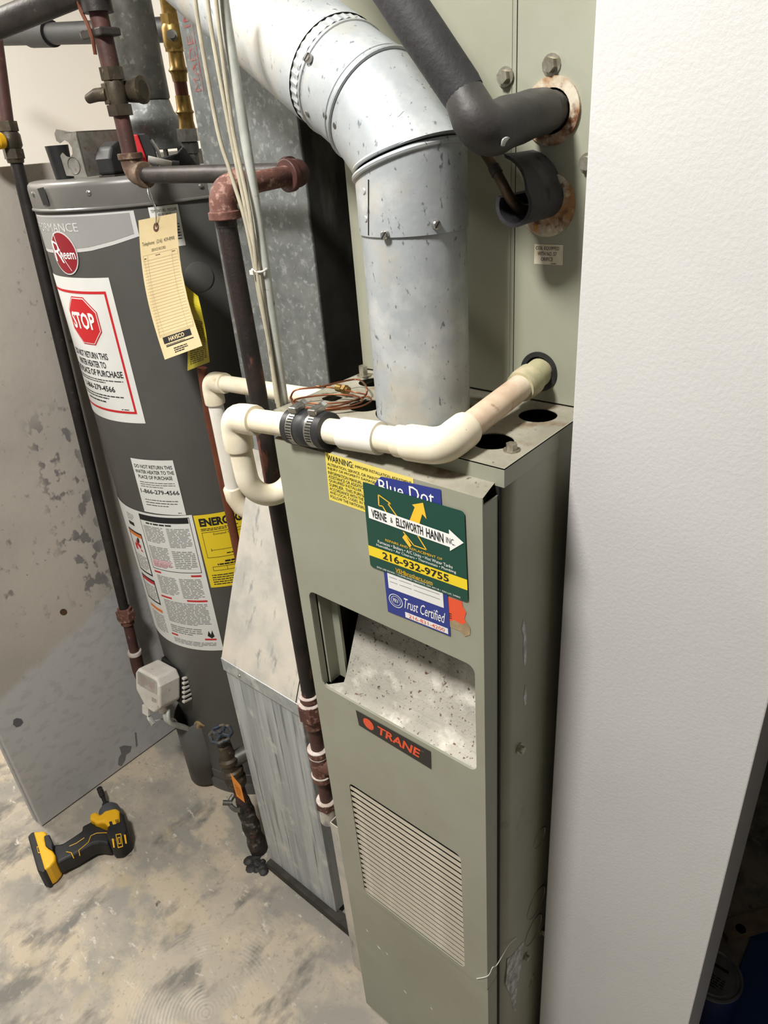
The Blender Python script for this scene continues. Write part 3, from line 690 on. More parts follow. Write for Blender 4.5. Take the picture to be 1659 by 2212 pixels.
# curled foam collar: open C section along y
cm = MB(); seg_ = 26
def collar(y, r, zc=1.401, xc=.2268, grow=1.):
    out = []
    for k in range(seg_+1):
        a = math.radians(lerp(-205, 112, k/seg_)); g = max(0, (math.degrees(a) - 40)/72)
        out.append(Vector((xc + (r + .026*grow*g**1.6)*math.cos(a), y + .010*g, zc + (r + .026*grow*g**1.6)*math.sin(a))))
    return out
seg_ = 40; n1 = seg_+1; sheets = []
for y_, r_c in ((.128, .0186), (.145, .0180), (.188, .0182)): sheets.append((collar(y_, r_c), collar(y_, r_c - .0036)))
for (o0, i0), (o1, i1) in zip(sheets, sheets[1:]):
    cm.add(o0+o1, [(k, k+1, n1+k+1, n1+k) for k in range(seg_)], True); cm.add(i0+i1, [(k, k+1, n1+k+1, n1+k) for k in range(seg_)], True)
    for q_ in (0, seg_): cm.add([o0[q_], o1[q_], i1[q_], i0[q_]], [(0, 1, 2, 3)])
cm.add(sheets[0][0]+sheets[0][1], [(k, k+1, n1+k+1, n1+k) for k in range(seg_)])
obj('foam_collar', cm, foam, LQ)
# ================================================================== CONDENSATE DRAIN
DR = thing('condensate_drain', 'cream plastic drain pipe with trap crossing the top of furnace', 'pipe', (.1, .01, 1.18))
PR = .0134
a = Vector((.2232, .205, 1.2305)); b = Vector((.2255, .010, 1.2110)); c = Vector((-.073, .004, 1.186))
dba = (a - b).normalized(); dbc = (c - b).normalized()
obj('outlet_fitting', MB().lathe(a + (b-a).normalized()*.004, b - a, [(0, .0150), (.030, .0150), (.030, .0172), (.044, .0172), (.052, .0160)], 24), pvc_green, DR)
obj('drain_tube', MB().tube([a + (b-a)*.22, b + dba*.03], PR, 24), pvc_stain, DR)
def elbow(name, c, pa, pb, mt, R=.0172, leg=.036, parent=DR):
    c, pa, pb = map(Vector, (c, pa, pb)); da = (pa-c).normalized(); db = (pb-c).normalized()
    P = [c + da*leg, c + da*(leg-.003), c + da*.020] + arc(c, pa, pb, .017, 8) + [c + db*.020, c + db*(leg-.003), c + db*leg]
    Rr = [R-.0006, R, R] + [R*.985]*9 + [R, R, R-.0006]
    return obj(name, MB().tube(P, Rr, 24), mt, parent)
elbow('elbow', b, a, c, pvc, .0176, .040)
run = lambda t: b + dbc*t
obj('drain_tube', MB().tube([run(.035), run(.086)], PR, 24), pvc, DR)
obj('stop_ring', MB().tube([run(.036), run(.052)], PR+.0022, 24), pvc, DR)
obj('coupling', MB().lathe(run(.074), dbc, [(0, .0155), (0, .0166), (.048, .0166), (.048, .0155)], 28), pvc_white, DR)
obj('drain_tube', MB().tube([run(.118), run(.150)], PR, 24), pvc, DR)
rc = obj('rubber_coupling', MB().lathe(run(.143), dbc, [(0, .0140), (0, .0196), (.008, .0202), (.009, .0184), (.018, .0184), (.020, .0200), (.036, .0200), (.038, .0184), (.047, .0184), (.048, .0202), (.056, .0196), (.056, .0140)], 32), rubber, DR, 'black rubber coupling held by two steel hose clamps')
for k, t in enumerate((.152, .181)):
    p = run(t)
    obj('clamp_band', MB().lathe(p, dbc, [(0, .0184), (0, .0198), (.0105, .0198), (.0105, .0184)], 36), steel, rc)
    upn = Vector((0, -.15, 1)).normalized(); sd = dbc.cross(upn).normalized()
    hp = p + dbc*.005 + upn*.0225
    obj('clamp_housing', MB().obox(hp + sd*.001, dbc*.0062, sd*.0075, upn*.0036), steel, rc, bevel=.0016)
    obj('clamp_screw', MB().lathe(hp - sd*-.0062, sd, [(0, .0042), (.004, .0042)], 12).hexa(hp + sd*.0095, sd, .0046, .0048), steel, rc)
    tm = MB()
    for j in range(9):
        an = math.radians(62 - j*9); nrm = (upn*math.sin(an) - sd*-math.cos(an)); nrm = (upn*math.sin(an) + (-sd if sd.y > 0 else sd)*math.cos(an)).normalized()
        tan = dbc.cross(nrm); tm.obox(p + dbc*.00525 + nrm*.0199, dbc*.0036, tan*.0007, nrm*.0002)
    obj('band_slots', tm, seam, rc)
obj('drain_tube', MB().tube([run(.196), c - dbc*.03], PR, 24), pvc, DR)
d_ = Vector((-.070, .004, 1.10))
elbow('elbow', c, b, c + Vector((.002, 0, -1)), pvc, .0178, .040)
l2 = Vector((-.045, .062, 1.10))
tp = [c + Vector((.001, 0, -.036)), Vector((-.071, .004, 1.130)), Vector((-.070, .004, 1.115))]
mid = (d_ + l2)/2; hv = (l2 - d_)/2; hr = hv.length
ua = []
for i in range(13):
    t = math.pi*i/12; ua.append(Vector((-.070, .004, 1.112)) + hv - hv*math.cos(t) - Vector((0, 0, 1))*hr*1.15*math.sin(t) + Vector((0, 0, 0)))
obj('trap_bend', MB().tube(smooth(tp[:2] + ua + [Vector((l2.x, l2.y, 1.125)), Vector((l2.x, l2.y, 1.150))], 3), .0140, 24), pvc, DR)
# outlet leg: back along the side, then along the duct and down
ol = [Vector((l2.x, l2.y, 1.145)), Vector((l2.x, l2.y + .005, 1.15))]
h1, h2 = Vector((-.045, .218, 1.134)), Vector((-.416, .218, 1.114))
obj('drain_tube', MB().tube([Vector((-.045, .062, 1.146)), Vector((-.045, .075, 1.152)), Vector((-.045, .20, 1.136)), h1], PR, 20), pvc, DR)
obj('drain_tube', MB().tube([h1, h2 + (h1-h2).normalized()*.03], PR, 24), pvc, DR)
elbow('elbow', h2, h1, h2 + Vector((0, 0, -1)), pvc, .0176, .040)
obj('drain_tube', MB().tube([h2 + Vector((0, 0, -.036)), (h2.x+.001, h2.y, .905)], PR, 24), pvc_white, DR)
obj('lower_bend', MB().tube([(h2.x, h2.y, .912), (h2.x, h2.y, .909), (h2.x+.001, h2.y, .890), (h2.x+.006, h2.y+.006, .868), (h2.x+.018, h2.y+.016, .852), (h2.x+.028, h2.y+.045, .842)], [.0150, .0172, .0166, .0160, .0158, .0156], 24), pvc, DR)

# ================================================================== COPPER COIL resting on the cap
CO = thing('capillary_coil', 'loose coil of thin copper tubing with brass fitting on furnace top', 'tubing', (.02, .09, 1.197))
def capz(px, py, z): return at(px, py, 2, z)
loops = [[(628, 858), (640, 842), (690, 836), (740, 824), (775, 820), (792, 838), (786, 858), (750, 868), (690, 872), (640, 868), (628, 858)],
         [(630, 864), (640, 876), (690, 882), (740, 874), (784, 858), (798, 858), (800, 868), (770, 880), (700, 886), (650, 880), (634, 868)]]
loops.append([(636, 864), (660, 858), (720, 852), (770, 856), (782, 868), (740, 880), (680, 884), (640, 876), (632, 866)])
pts = []
for k, lp_ in enumerate(loops):
    for (x, y) in lp_: pts.append(capz(x, y, 1.1985 + (.010 if (k == 0 and y < 850) else .001 + .002*k)))
obj('copper_tube', MB().tube(smooth(pts, 5), .0011, 10), copper, CO)
obj('copper_tube', MB().tube(smooth([capz(683, 834, 1.208), capz(720, 838, 1.206), capz(760, 846, 1.2065), capz(790, 852, 1.203)], 5), .0010, 10), copper, CO)
f0, f1 = capz(728, 837, 1.206), capz(758, 844, 1.206); fd = (f1-f0).normalized()
obj('brass_fitting', MB().lathe(f0, fd, [(0, .0044), (.009, .0046), (.009, .0034), (.011, .0034)], 16).hexa(f0 + fd*.0105, fd, .0056, .005).lathe(f0 + fd*.0155, fd, [(0, .004), (.004, .004)], 16), brass, CO)

# ================================================================== RETURN DUCT
DU = thing('return_duct', 'tall galvanised return air duct between furnace and water heater', 'duct', (-.27, .35, 0))
X0, X1 = -.372, -.162
up_ = MB().box((X0, .25, 1.0), (X1, .62, 2.4))
ud = obj('upper_trunk', up_, galv_duct, DU, bevel=.0015)
obj('trunk_side', MB().box((X1+.0002, .253, 1.0), (X1+.0012, .62, 2.4)), mat('dark_trunk_side', (52, 51, 47), .7, .2, var=(34, 33, 30), vscale=10, layers=[((92, 92, 88), 12, .60, .72, (1, 1, .3))]), DU, 'dark right side of trunk')  # thin dark sheet laid over the trunk's right side
sl_ = MB()
A_pts = [(.088, .615), (.252, 1.0)]
sl_.add([(X0, .088, .615), (X1, .088, .615), (X1, .252, 1.0), (X0, .252, 1.0), (X0, .62, .615), (X1, .62, .615), (X0, .62, 1.0), (X1, .62, 1.0)],
        [(0, 1, 2, 3), (0, 3, 6, 4), (1, 5, 7, 2)])
obj('sloped_transition', sl_, galv_dust, DU)
obj('corner_seam', MB().tube([(X1-.006, .088, .614), (X1-.006, .2515, 1.0)], .0012, 6), seam, DU)
obj('lower_box', MB().box((X0+.001, .091, .022), (X1-.001, .62, .600)), galv_streak, DU, bevel=.001)
obj('joint_band', MB().box((X0-.001, .0875, .588), (X1+.001, .0895, .617)).box((X1-.001, .0895, .588), (X1+.001, .62, .617)).box((X0-.001, .0895, .588), (X0+.001, .62, .617)), galv, DU, bevel=.0006)
obj('drive_cleat', MB().box((X0-.002, .2465, .985), (X1+.002, .2500, 1.02)).box((X0-.002, .246, 1.055), (X1+.002, .2500, 1.062)), galv, DU, bevel=.0006)
obj('side_opening', MB().box((X1-.0008, .12, .05), (X1-.0004, .30, .40)), seam, DU)
p = at(517, 1461, 1, .0875); obj('band_screw', MB().lathe(p, (0, -1, 0), [(0, .0042), (.001, .0038), (.002, .002), (.0022, 0)], 14), steel, DU)
D = Decal(lambda a, b, off: Vector((a, .25 - off, b)), [(X0+.008, 1.690), (X0+.034, 1.690), (X0+.034, 1.532), (X0+.008, 1.532)])
t = MB()
V, Fc = text_mesh('MADE IN USA')
t.add([D.p(.15 + .5*(1-y), .02 + .96*x, .0004) for x, y in V], Fc); D.rect(t, .80, .02, .86, .55, .0004)
obj('stamped_lettering', t, mat('faded_red_stamp', (146, 66, 62), .7, var=(132, 112, 108), vscale=90), DU)

# ================================================================== GAS PIPE
GA = thing('gas_pipe', 'rusty iron gas pipe from overhead tee through old cock down beside furnace', 'pipe', (-.095, .06, .45))
gx, gy = -.095, .062; gr = .0113
obj('riser', MB().tube([(gx-.005, gy, 1.40), (gx, gy, 1.2), (gx+.001, gy, .70)], gr, 20), iron, GA)
E1 = Vector((gx-.005, gy, 1.425)); E2 = Vector((gx-.005, .188, 1.431)); E3 = Vector((-.462, .188, 1.437))
def ielbow(name, c, pa, pb, mt, R=.0172, leg=.030, parent=GA, lip=.0022):
    c, pa, pb = map(Vector, (c, pa, pb)); da = (pa-c).normalized(); db = (pb-c).normalized()
    P = [c + da*leg, c + da*(leg-.001), c + da*(leg-.008), c + da*(leg-.009)] + arc(c, pa, pb, .019, 8) + [c + db*(leg-.009), c + db*(leg-.008), c + db*(leg-.001), c + db*leg]
    Rr = [R+lip-.001, R+lip, R+lip, R] + [R*.97]*9 + [R, R+lip, R+lip, R+lip-.001]
    return obj(name, MB().tube(P, Rr, 22), mt, parent)
ielbow('elbow', E1, E1 + Vector((0, 0, -1)), E2, iron_red, .0158, .030)
obj('thread', MB().lathe(E1 + Vector((0, 0, -.030)), (0, 0, -1), [(0, .0118), (.002, .0124), (.004, .0118), (.006, .0124), (.008, .0118)], 18), iron_dark, GA)
obj('cross_pipe', MB().tube([E1 + (E2-E1)*.1, E2], gr, 20), iron_red, GA)
ielbow('elbow', E2, E1, E3, iron_brown, .0160, .028)
obj('cross_pipe', MB().tube([E2, E3], gr, 20), iron_dark, GA)
ielbow('elbow', E3, E2, E3 + Vector((0, 0, 1)), mat('rusty_elbow', (110, 92, 76), .7, .2, var=(84, 62, 50), vscale=40, layers=[((140, 120, 98), 90, .6, .7, I3)], bump=.2), .0160, .030)
vt = E3
obj('upper_pipe', MB().tube([vt + Vector((0, 0, .025)), vt + Vector((0, 0, .085))], gr, 20), iron_brown, GA)
vb = obj('valve_body', MB().hexa(vt + Vector((0, 0, .078)), (0, 0, 1), .0175, .014).lathe(vt + Vector((0, 0, .092)), (0, 0, 1), [(0, .0135), (.010, .0150), (.022, .0150), (.032, .0130)], 20).hexa(vt + Vector((0, 0, .122)), (0, 0, 1), .0165, .016), bronze, GA, 'old bronze gas cock with lever handle')
obj('plug', MB().lathe(vt + Vector((.004, .020, .108)), (1, .4, 0), [(-.02, .012), (.014, .016), (.018, .018), (.022, .018), (.024, .012)], 20), bronze, vb)
obj('lever', MB().tube([vt + Vector((-.004, -.012, .106)), vt + Vector((-.020, -.020, .106)), vt + Vector((-.036, -.026, .102))], [.009, .0085, .006], 14).obox(vt + Vector((-.004, -.012, .106)), (.006, 0, 0), (0, .004, 0), (0, 0, .013)), bronze, vb, bevel=.001)
obj('upper_pipe', MB().tube([vt + Vector((0, 0, .135)), vt + Vector((0, 0, .23))], .0128, 20), iron_brown, GA)
obj('coupling', MB().lathe(vt + Vector((0, 0, .205)), (0, 0, 1), [(0, .0175), (.012, .0182), (.014, .0165), (.05, .0165)], 22), iron_dark, GA)
obj('ground_clamp', MB().obox(vt + Vector((-.006, 0, .178)), (.026, 0, 0), (0, .016, 0), (0, 0, .005)), iron_dark, GA, bevel=.002)
obj('clamp_screw', MB().lathe(vt + Vector((-.030, -.006, .180)), (-1, -.3, 0), [(0, .003), (.006, .003), (.006, .0055), (.009, .0055)], 14), steel, GA)
# drip leg fittings low down beside the furnace
def band(z, h, R, mt, name, hexn=False):
    if hexn: mb = MB().hexa((gx, gy, z), (0, 0, 1), R*1.12, h)
    else: mb = MB().lathe((gx, gy, z), (0, 0, 1), [(0, R-.002), (.002, R), (h-.002, R), (h, R-.002)], 22)
    o = obj(name, mb, mt, GA)
    obj('dust_rim', MB().lathe((gx, gy, z+h), (0, 0, 1), [(-.001, R+.0006), (.0005, R), (.0008, gr)], 22, caps=False), dustwhite, GA); return o
band(.685, .012, .0155, iron_red, 'union_collar'); band(.650, .032, .0190, iron_red, 'union_nut', True); band(.628, .022, .0158, iron_red, 'union_collar')
obj('lower_pipe', MB().tube([(gx, gy, .63), (gx, gy, .40)], gr, 18), iron_brown, GA)
band(.565, .014, .0175, iron_red, 'tee_collar'); band(.520, .044, .0165, iron_red, 'tee'); band(.506, .014, .0178, iron_red, 'tee_collar')
obj('tee_branch', MB().tube([(gx, gy, .542), (gx+.05, gy+.02, .542)], [.0165, .0165], 18), iron_red, GA)
band(.438, .016, .0175, iron_red, 'cap_collar', True); band(.40, .038, .0165, galv_dust, 'drip_cap')

# ================================================================== CABLES
CB = thing('cable_bundle', 'bundle of cream thermostat cables strapped to pale conduit', 'cable', (-.04, .045, 1.2))
def wirepath(pxs, y): return smooth([at(x, yy, 1, y) for x, yy in pxs] , 5)
obj('conduit', MB().tube([at(474, -60, 1, .050), at(491, 60, 1, .050), at(530, 300, 1, .050), at(570, 560, 1, .050), at(611, 850, 1, .050), at(616, 895, 1, .050)], .0052, 16), conduit, CB)
for k, pxs in enumerate(([(418, -40), (430, 60), (470, 280), (497, 370), (528, 470), (548, 565), (560, 640), (580, 740), (598, 870)],
                         [(446, -40), (456, 60), (500, 300), (535, 470), (558, 575), (575, 700), (601, 880)],
                         [(462, -40), (478, 100), (505, 290), (540, 460), (556, 590), (572, 690), (604, 880)],
                         [(438, 300), (480, 310), (515, 420), (552, 600), (588, 800), (607, 885)])[:3]):
    obj('cable', MB().tube(wirepath(pxs, .043 - .002*k), .0021, 10), cable, CB)
zt = at(561, 583, 1, .045)
obj('cable_tie', MB().tube([zt + Vector((.0085*math.cos(t), .0075*math.sin(t), .001*math.sin(2*t))) for t in [i*math.pi/10 for i in range(21)]], .0012, 8, False).obox(zt + Vector((-.002, -.0085, -.001)), (.0028, 0, 0), (0, .002, 0), (0, 0, .0022)), plastic_w, CB)

# ================================================================== WATER HEATER
HX, HY, HR = -.69, .355, .203
WH = thing('water_heater', 'dark grey cylindrical gas water heater covered in labels', 'water heater', (HX, HY, 0))
obj('jacket', MB().lathe((HX, HY, .02), (0, 0, 1), [(0, HR), (.045, HR), (.046, HR-.002), (.20, HR-.002), (.205, HR), (1.372, HR), (1.374, HR-.003)], 72), heater_g, WH)
obj('base_ring', MB().lathe((HX, HY, 0), (0, 0, 1), [(0, HR+.004), (.03, HR+.006), (.036, HR+.002)], 72), heater_g, WH)
obj('lid', MB().lathe((HX, HY, 1.388), (0, 0, 1), [(0, HR+.001), (.002, HR+.005), (.004, HR+.005), (.006, HR+.003), (.036, HR+.003), (.042, HR+.0015), (.046, HR-.003), (.047, HR-.010), (.047, 0)], 72), heater_lid, WH)
def hs(u, z, off=0.): 
    a = u/HR - math.pi/2; r = HR + off; return Vector((HX + r*math.cos(a), HY + r*math.sin(a), z))
hsurf = lambda a, b, off: hs(a, b, off)
for u, z in ((.1064, 1.415), (-.036, 1.417), (.287, 1.409)):
    p = hs(u, z, .003); nn = (p - Vector((HX, HY, z))).normalized()
    obj('lid_screw', MB().lathe(p, nn, [(0, .0044), (.0012, .0042), (.0024, .0026), (.0028, 0)], 14), steel, WH)
obj('black_patch', Decal(hsurf, [(-.004, 1.426), (.018, 1.428), (.020, 1.402), (.002, 1.400)]).rect(MB(), 0, 0, 1, 1, .0060, 3), plastic_k, WH)
for u in (.1, .35): pass
# silver badge band
D = Decal(hsurf, [(-.13, 1.384), (.171, 1.384), (.171, 1.322), (-.13, 1.322)])
edge = [(0, 0), (.25, .02), (.5, .02), (.7, .08), (.85, .18), (1, .32), (1, 1), (0, 1)]
def grid_poly(D, loop_lo, v1, off, n=16, u0=0., u1=1.):
    mb = MB(); V = []
    for i in range(n+1):
        u = lerp(u0, u1, i/n)
        v0 = 0
        for (a, b), (c, d) in zip(loop_lo, loop_lo[1:]):
            if a <= u <= c: v0 = lerp(b, d, (u-a)/(c-a))
        V += [D.p(u, v0, off), D.p(u, v1, off)]
    return mb.add(V, [(2*i, 2*i+2, 2*i+3, 2*i+1) for i in range(n)])
low = [(0, .0), (.25, .0), (.5, .02), (.7, .08), (.85, .20), (1, .36)]
bd = obj('badge_band', grid_poly(D, low, 1, .0006, 24), badge_l, WH, 'silver rimmed grey badge')
obj('badge_field', grid_poly(D, [(a, b + .10) for a, b in low], .955, .0010, 24, 0, .975), badge_g, bd)
obj('lettering', D.text(MB(), 'PERFORMANCE', .10, .58, .655, .80, .0014), badge_l, bd)
cu_, cz_ = .0155, 1.3235
def disc(D, cx, cy, rx, ry, off, n=36, rings=6):
    V = [hs(cx, cy, off)]
    for i in range(1, rings+1): V += [hs(cx + rx*i/rings*math.cos(2*math.pi*k/n), cy + ry*i/rings*math.sin(2*math.pi*k/n), off) for k in range(n)]
    F_ = [(0, k+1, (k+1) % n + 1) for k in range(n)]
    for i in range(rings-1): F_ += [(1+i*n+k, 1+i*n+(k+1) % n, 1+(i+1)*n+(k+1) % n, 1+(i+1)*n+k) for k in range(n)]
    return MB().add(V, F_)
rb = obj('round_badge', disc(D, cu_, cz_, .036, .036, .0018), badge_l, WH, 'crimson oval maker badge with silver rim')
obj('badge_field', disc(D, cu_, cz_, .0335, .0335, .0022), red_dark, rb)
D = Decal(hsurf, [(cu_-.034, cz_+.034), (cu_+.034, cz_+.034), (cu_+.034, cz_-.034), (cu_-.034, cz_-.034)])
t = D.text(MB(), 'heem', .36, .36, .95, .60, .0026, .01); V, Fc = text_mesh('R', -.01); t.add([D.p(.06 + .40*x, .30 + .50*y - .04*x, .0026) for x, y in V], Fc)
for k in range(10):
    t0, t1 = k/10, (k+1)/10
    f_ = lambda q: (.28 + .40*q - .10*math.sin(q*3), .98 - .90*q)
    (a0, b0), (a1, b1) = f_(t0), f_(t1); D.poly(t, [(a0-.01, b0), (a0+.012, b0), (a1+.012, b1), (a1-.01, b1)], .0026)
obj('lettering', t, white_i, rb)
# STOP notice
D = Decal(hsurf, [(-.104, 1.283), (.102, 1.283), (.102, 1.017), (-.104, 1.017)])
sn = obj('stop_notice', D.rect(MB(), 0, 0, 1, 1, .0008, 18), paper, WH, 'white notice with red border and stop sign')
obj('border', D.frame(MB(), .06, .07, .94, .915, .022, .017, .0012, 14), red, sn)
def octo(cx, cy, r, asp): return [(cx + r*math.cos(math.pi/8 + k*math.pi/4), cy + r*asp*math.sin(math.pi/8 + k*math.pi/4)) for k in range(8)]
asp = .206/.266
def octm(r, off, rings=7):
    mb = MB(); L = []
    for a, b in zip(octo(.585, .715, r, asp), octo(.585, .715, r, asp)[1:] + octo(.585, .715, r, asp)[:1]):
        L += [(lerp(a[0], b[0], q/3), lerp(a[1], b[1], q/3)) for q in range(3)]
    n = len(L); V = [D.p(.585, .715, off)]
    for i in range(1, rings+1): V += [D.p(lerp(.585, a, i/rings), lerp(.715, b, i/rings), off) for a, b in L]
    F_ = [(0, k+1, (k+1) % n + 1) for k in range(n)]
    for i in range(rings-1): F_ += [(1+i*n+k, 1+i*n+(k+1) % n, 1+(i+1)*n+(k+1) % n, 1+(i+1)*n+k) for k in range(n)]
    return mb.add(V, F_)
obj('sign_edge', octm(.225, .0012), red, sn); obj('sign_rim', octm(.214, .0016), white_i, sn); obj('sign_field', octm(.206, .0020), red, sn)
obj('sign_lettering', D.text(MB(), 'STOP', .425, .66, .745, .775, .0024, .03), white_i, sn)
t = MB()
for i, s_ in enumerate(('DO NOT RETURN THIS', 'WATER HEATER TO', 'THE PLACE OF PURCHASE')):
    v = .455 - i*.062; u0 = (.22, .27, .135)[i]; obj('notice_lettering', D.text(MB(), s_, u0, v, (.78, .73, .895)[i], v+.047, .0012, .02), ink, sn)
obj('phone_number', D.text(MB(), '1-866-279-4566', .26, .222, .76, .265, .0012, .02), ink, sn); D.words(t, .15, .285, .88, .318, 2, .0012, .4); D.words(t, .16, .165, .86, .205, 2, .0012, .4); D.words(t, .25, .135, .75, .155, 1, .0012, .5); D.words(t, .78, .095, .90, .105, 1, .0012, .6)
obj('fine_print', t, ink, sn, kind='stuff')
# small return notice
D = Decal(hsurf, [(.0450, .942), (.1380, .940), (.1385, .819), (.0440, .822)])
s2n = obj('return_notice', D.rect(MB(), 0, 0, 1, 1, .0012, 8), paper, WH, 'small white notice with black capitals')
t = MB()
for i, s_ in enumerate(('DO NOT RETURN THIS', 'WATER HEATER TO THE', 'PLACE OF PURCHASE')): D.text(t, s_, (.06, .05, .10)[i], .84 - i*.095, (.95, .96, .90)[i], .905 - i*.095, .0015, .015)
D.words(t, .10, .50, .92, .62, 3, .0015, .25, .7, .02); D.text(t, '1-866-279-4566', .06, .375, .97, .455, .0015, .015); D.words(t, .12, .15, .9, .30, 3, .0015, .25, .7, .02); D.words(t, .84, .03, .95, .045, 1, .0015, .8)
obj('lettering', t, ink, s2n)
# big instruction sheet
D = Decal(hsurf, [(-.13, .818), (.1495, .818), (.1495, .470), (-.13, .470)])
bi = obj('instruction_sheet', D.rect(MB(), 0, 0, 1, 1, .0008, 22), paper, WH, 'large white safety instruction sheet')
t = MB(); D.rect(t, .545, .945, .965, .985, .0011, 4); D.frame(t, .545, .60, .975, .985, .004, .004, .0011, 4)
D.words(t, .60, .925, .92, .935, 1, .0011, 1.0)
D.frame(t, .30, .52, .505, .83, .012, .012, .0011, 3); D.frame(t, .30, .30, .505, .49, .012, .012, .0011, 3)
D.rect(t, .36, .87, .44, .895, .0011); obj('black_print', t, ink, bi)
t = MB()
D.words(t, .565, .80, .745, .915, 11, .0011, .45); D.words(t, .775, .78, .955, .915, 13, .0011, .45); D.words(t, .565, .62, .745, .775, 14, .0011, .45); D.words(t, .775, .63, .955, .76, 10, .0011, .45)
D.words(t, .565, .42, .75, .56, 12, .0011, .45); D.words(t, .775, .41, .955, .56, 13, .0011, .45); D.words(t, .565, .20, .955, .375, 15, .0011, .45); D.words(t, .565, .115, .86, .18, 4, .0011, .45); D.words(t, .565, .03, .955, .07, 4, .0011, .45)
D.words(t, .33, .55, .485, .66, 8, .0011, .4); D.words(t, .33, .32, .485, .44, 8, .0011, .4); D.words(t, .32, .06, .50, .22, 10, .0011, .4); D.words(t, .36, .91, .46, .96, 4, .0011, .4)
obj('fine_print', t, ink_soft, bi, kind='stuff')
t = MB()
for u0, u1, v in ((.55, .62, .572), (.885, .965, .572), (.55, .66, .385), (.80, .965, .385), (.55, .62, .085), (.87, .965, .085)): obj('red_bar', D.rect(MB(), u0, v, u1, v+.013, .0012, 2), red, bi)
obj('red_bar', D.rect(MB(), .315, .455, .495, .478, .0013, 2), red, bi); D.poly(t, [(.36, .69), (.47, .69), (.44, .71), (.455, .735), (.42, .75), (.40, .775), (.385, .73), (.355, .74)], .0013)
obj('flame_picture', t, red, bi)
obj('orange_print', D.rect(D.rect(MB(), .315, .795, .495, .818, .0013, 2), .315, .235, .50, .258, .0013, 2), orange, bi)
obj('pink_print', D.words(MB(), .565, .625, .755, .675, 4, .0014, .7), pink, bi)
obj('sketch_figure', D.poly(D.poly(MB(), [(.90, .12), (.915, .16), (.93, .13), (.945, .165), (.955, .115), (.93, .10)], .0012), [(.425, .745), (.445, .76), (.45, .785), (.43, .79), (.415, .765)], .0014), ink, bi)
# yellow energy guide
D = Decal(hsurf, [(.1518, .816), (.292, .812), (.292, .632), (.1540, .640)])
eg = obj('energy_label', D.rect(MB(), 0, 0, 1, 1, .0010, 10), yellow, WH, 'bright yellow energy cost label')
t = D.text(MB(), 'ENERGYGUIDE', .06, .845, .98, .955, .0013, .05); D.words(t, .06, .79, .60, .83, 2, .0013, .5); D.words(t, .62, .965, .95, .98, 1, .0013, .8)
D.frame(t, .06, .42, .95, .77, .006, .006, .0013, 5); D.text(t, 'Estimated Yearly Energy Cost', .22, .715, .80, .75, .0013); D.rect(t, .14, .52, .9, .525, .0013, 4); D.rect(t, .14, .505, .148, .545, .0013); D.words(t, .35, .455, .85, .475, 1, .0013, .7)
D.words(t, .30, .345, .70, .375, 1, .0013, .8); D.words(t, .18, .31, .60, .335, 1, .0013, .8); D.frame(t, .10, .235, .52, .295, .006, .006, .0013, 3); D.rect(t, .31, .235, .316, .295, .0013)
D.words(t, .06, .04, .90, .20, 5, .0013, .4)
obj('lettering', t, ink, eg)
# relief valve label
D = Decal(hsurf, [(.1945, 1.3865), (.2425, 1.3865), (.2425, 1.322), (.1945, 1.322)])
rv = obj('relief_label', D.rect(MB(), 0, 0, 1, 1, .0008, 4), paper, WH, 'small white relief valve label')
t = D.text(MB(), 'TEMPERATURE - PRESSURE', .06, .86, .94, .93, .0011); D.text(t, 'RELIEF VALVE', .28, .76, .72, .83, .0011); D.text(t, 'IMPORTANT', .32, .66, .68, .73, .0011); D.words(t, .08, .1, .92, .6, 7, .0011, .4)
obj('lettering', t, ink, rv)
# round access plug
p = hs(.255, 1.268, 0); nn = (p - Vector((HX, HY, 1.268))).normalized()
obj('access_plug', MB().lathe(p - nn*.004, nn, [(0, .026), (.0045, .0255), (.0050, .024), (.0050, 0)], 28), heater_g, WH)
# burner cover trough
bcx, bcy, br = -.706, .160, .052
mb = MB(); n = 14
for zz0, zz1 in ((.012, .205),):
    ring = lambda z, r, k0=0: [Vector((bcx + r*math.cos(math.pi + math.pi*k/n), bcy + .02 + r*1.15*math.sin(math.pi + math.pi*k/n) , z + (.030*abs(k - n/2)/(n/2) if k0 else 0))) for k in range(n+1)]
    a0, a1 = ring(zz0, br), ring(zz1, br, 1)
    mb.add(a0 + a1, [(k, k+1, n+2+k, n+1+k) for k in range(n)], True)
bc = obj('burner_cover', mb, heater_g, WH, 'half round sheet metal burner cover'); so = bc.modifiers.new('sheet', 'SOLIDIFY'); so.thickness = .002; so.offset = -1
# insulation tuft by the cover
obj('insulation_tuft', MB().tube(smooth([(bcx+.034, bcy-.008, .205), (bcx+.045, bcy+.0, .222), (bcx+.060, bcy+.008, .218)], 4), [.004]+[.010]*7+[.004], 10), mat('tan_insulation', (168, 146, 104), .95, var=(140, 118, 80), vscale=80, bump=.8), WH)
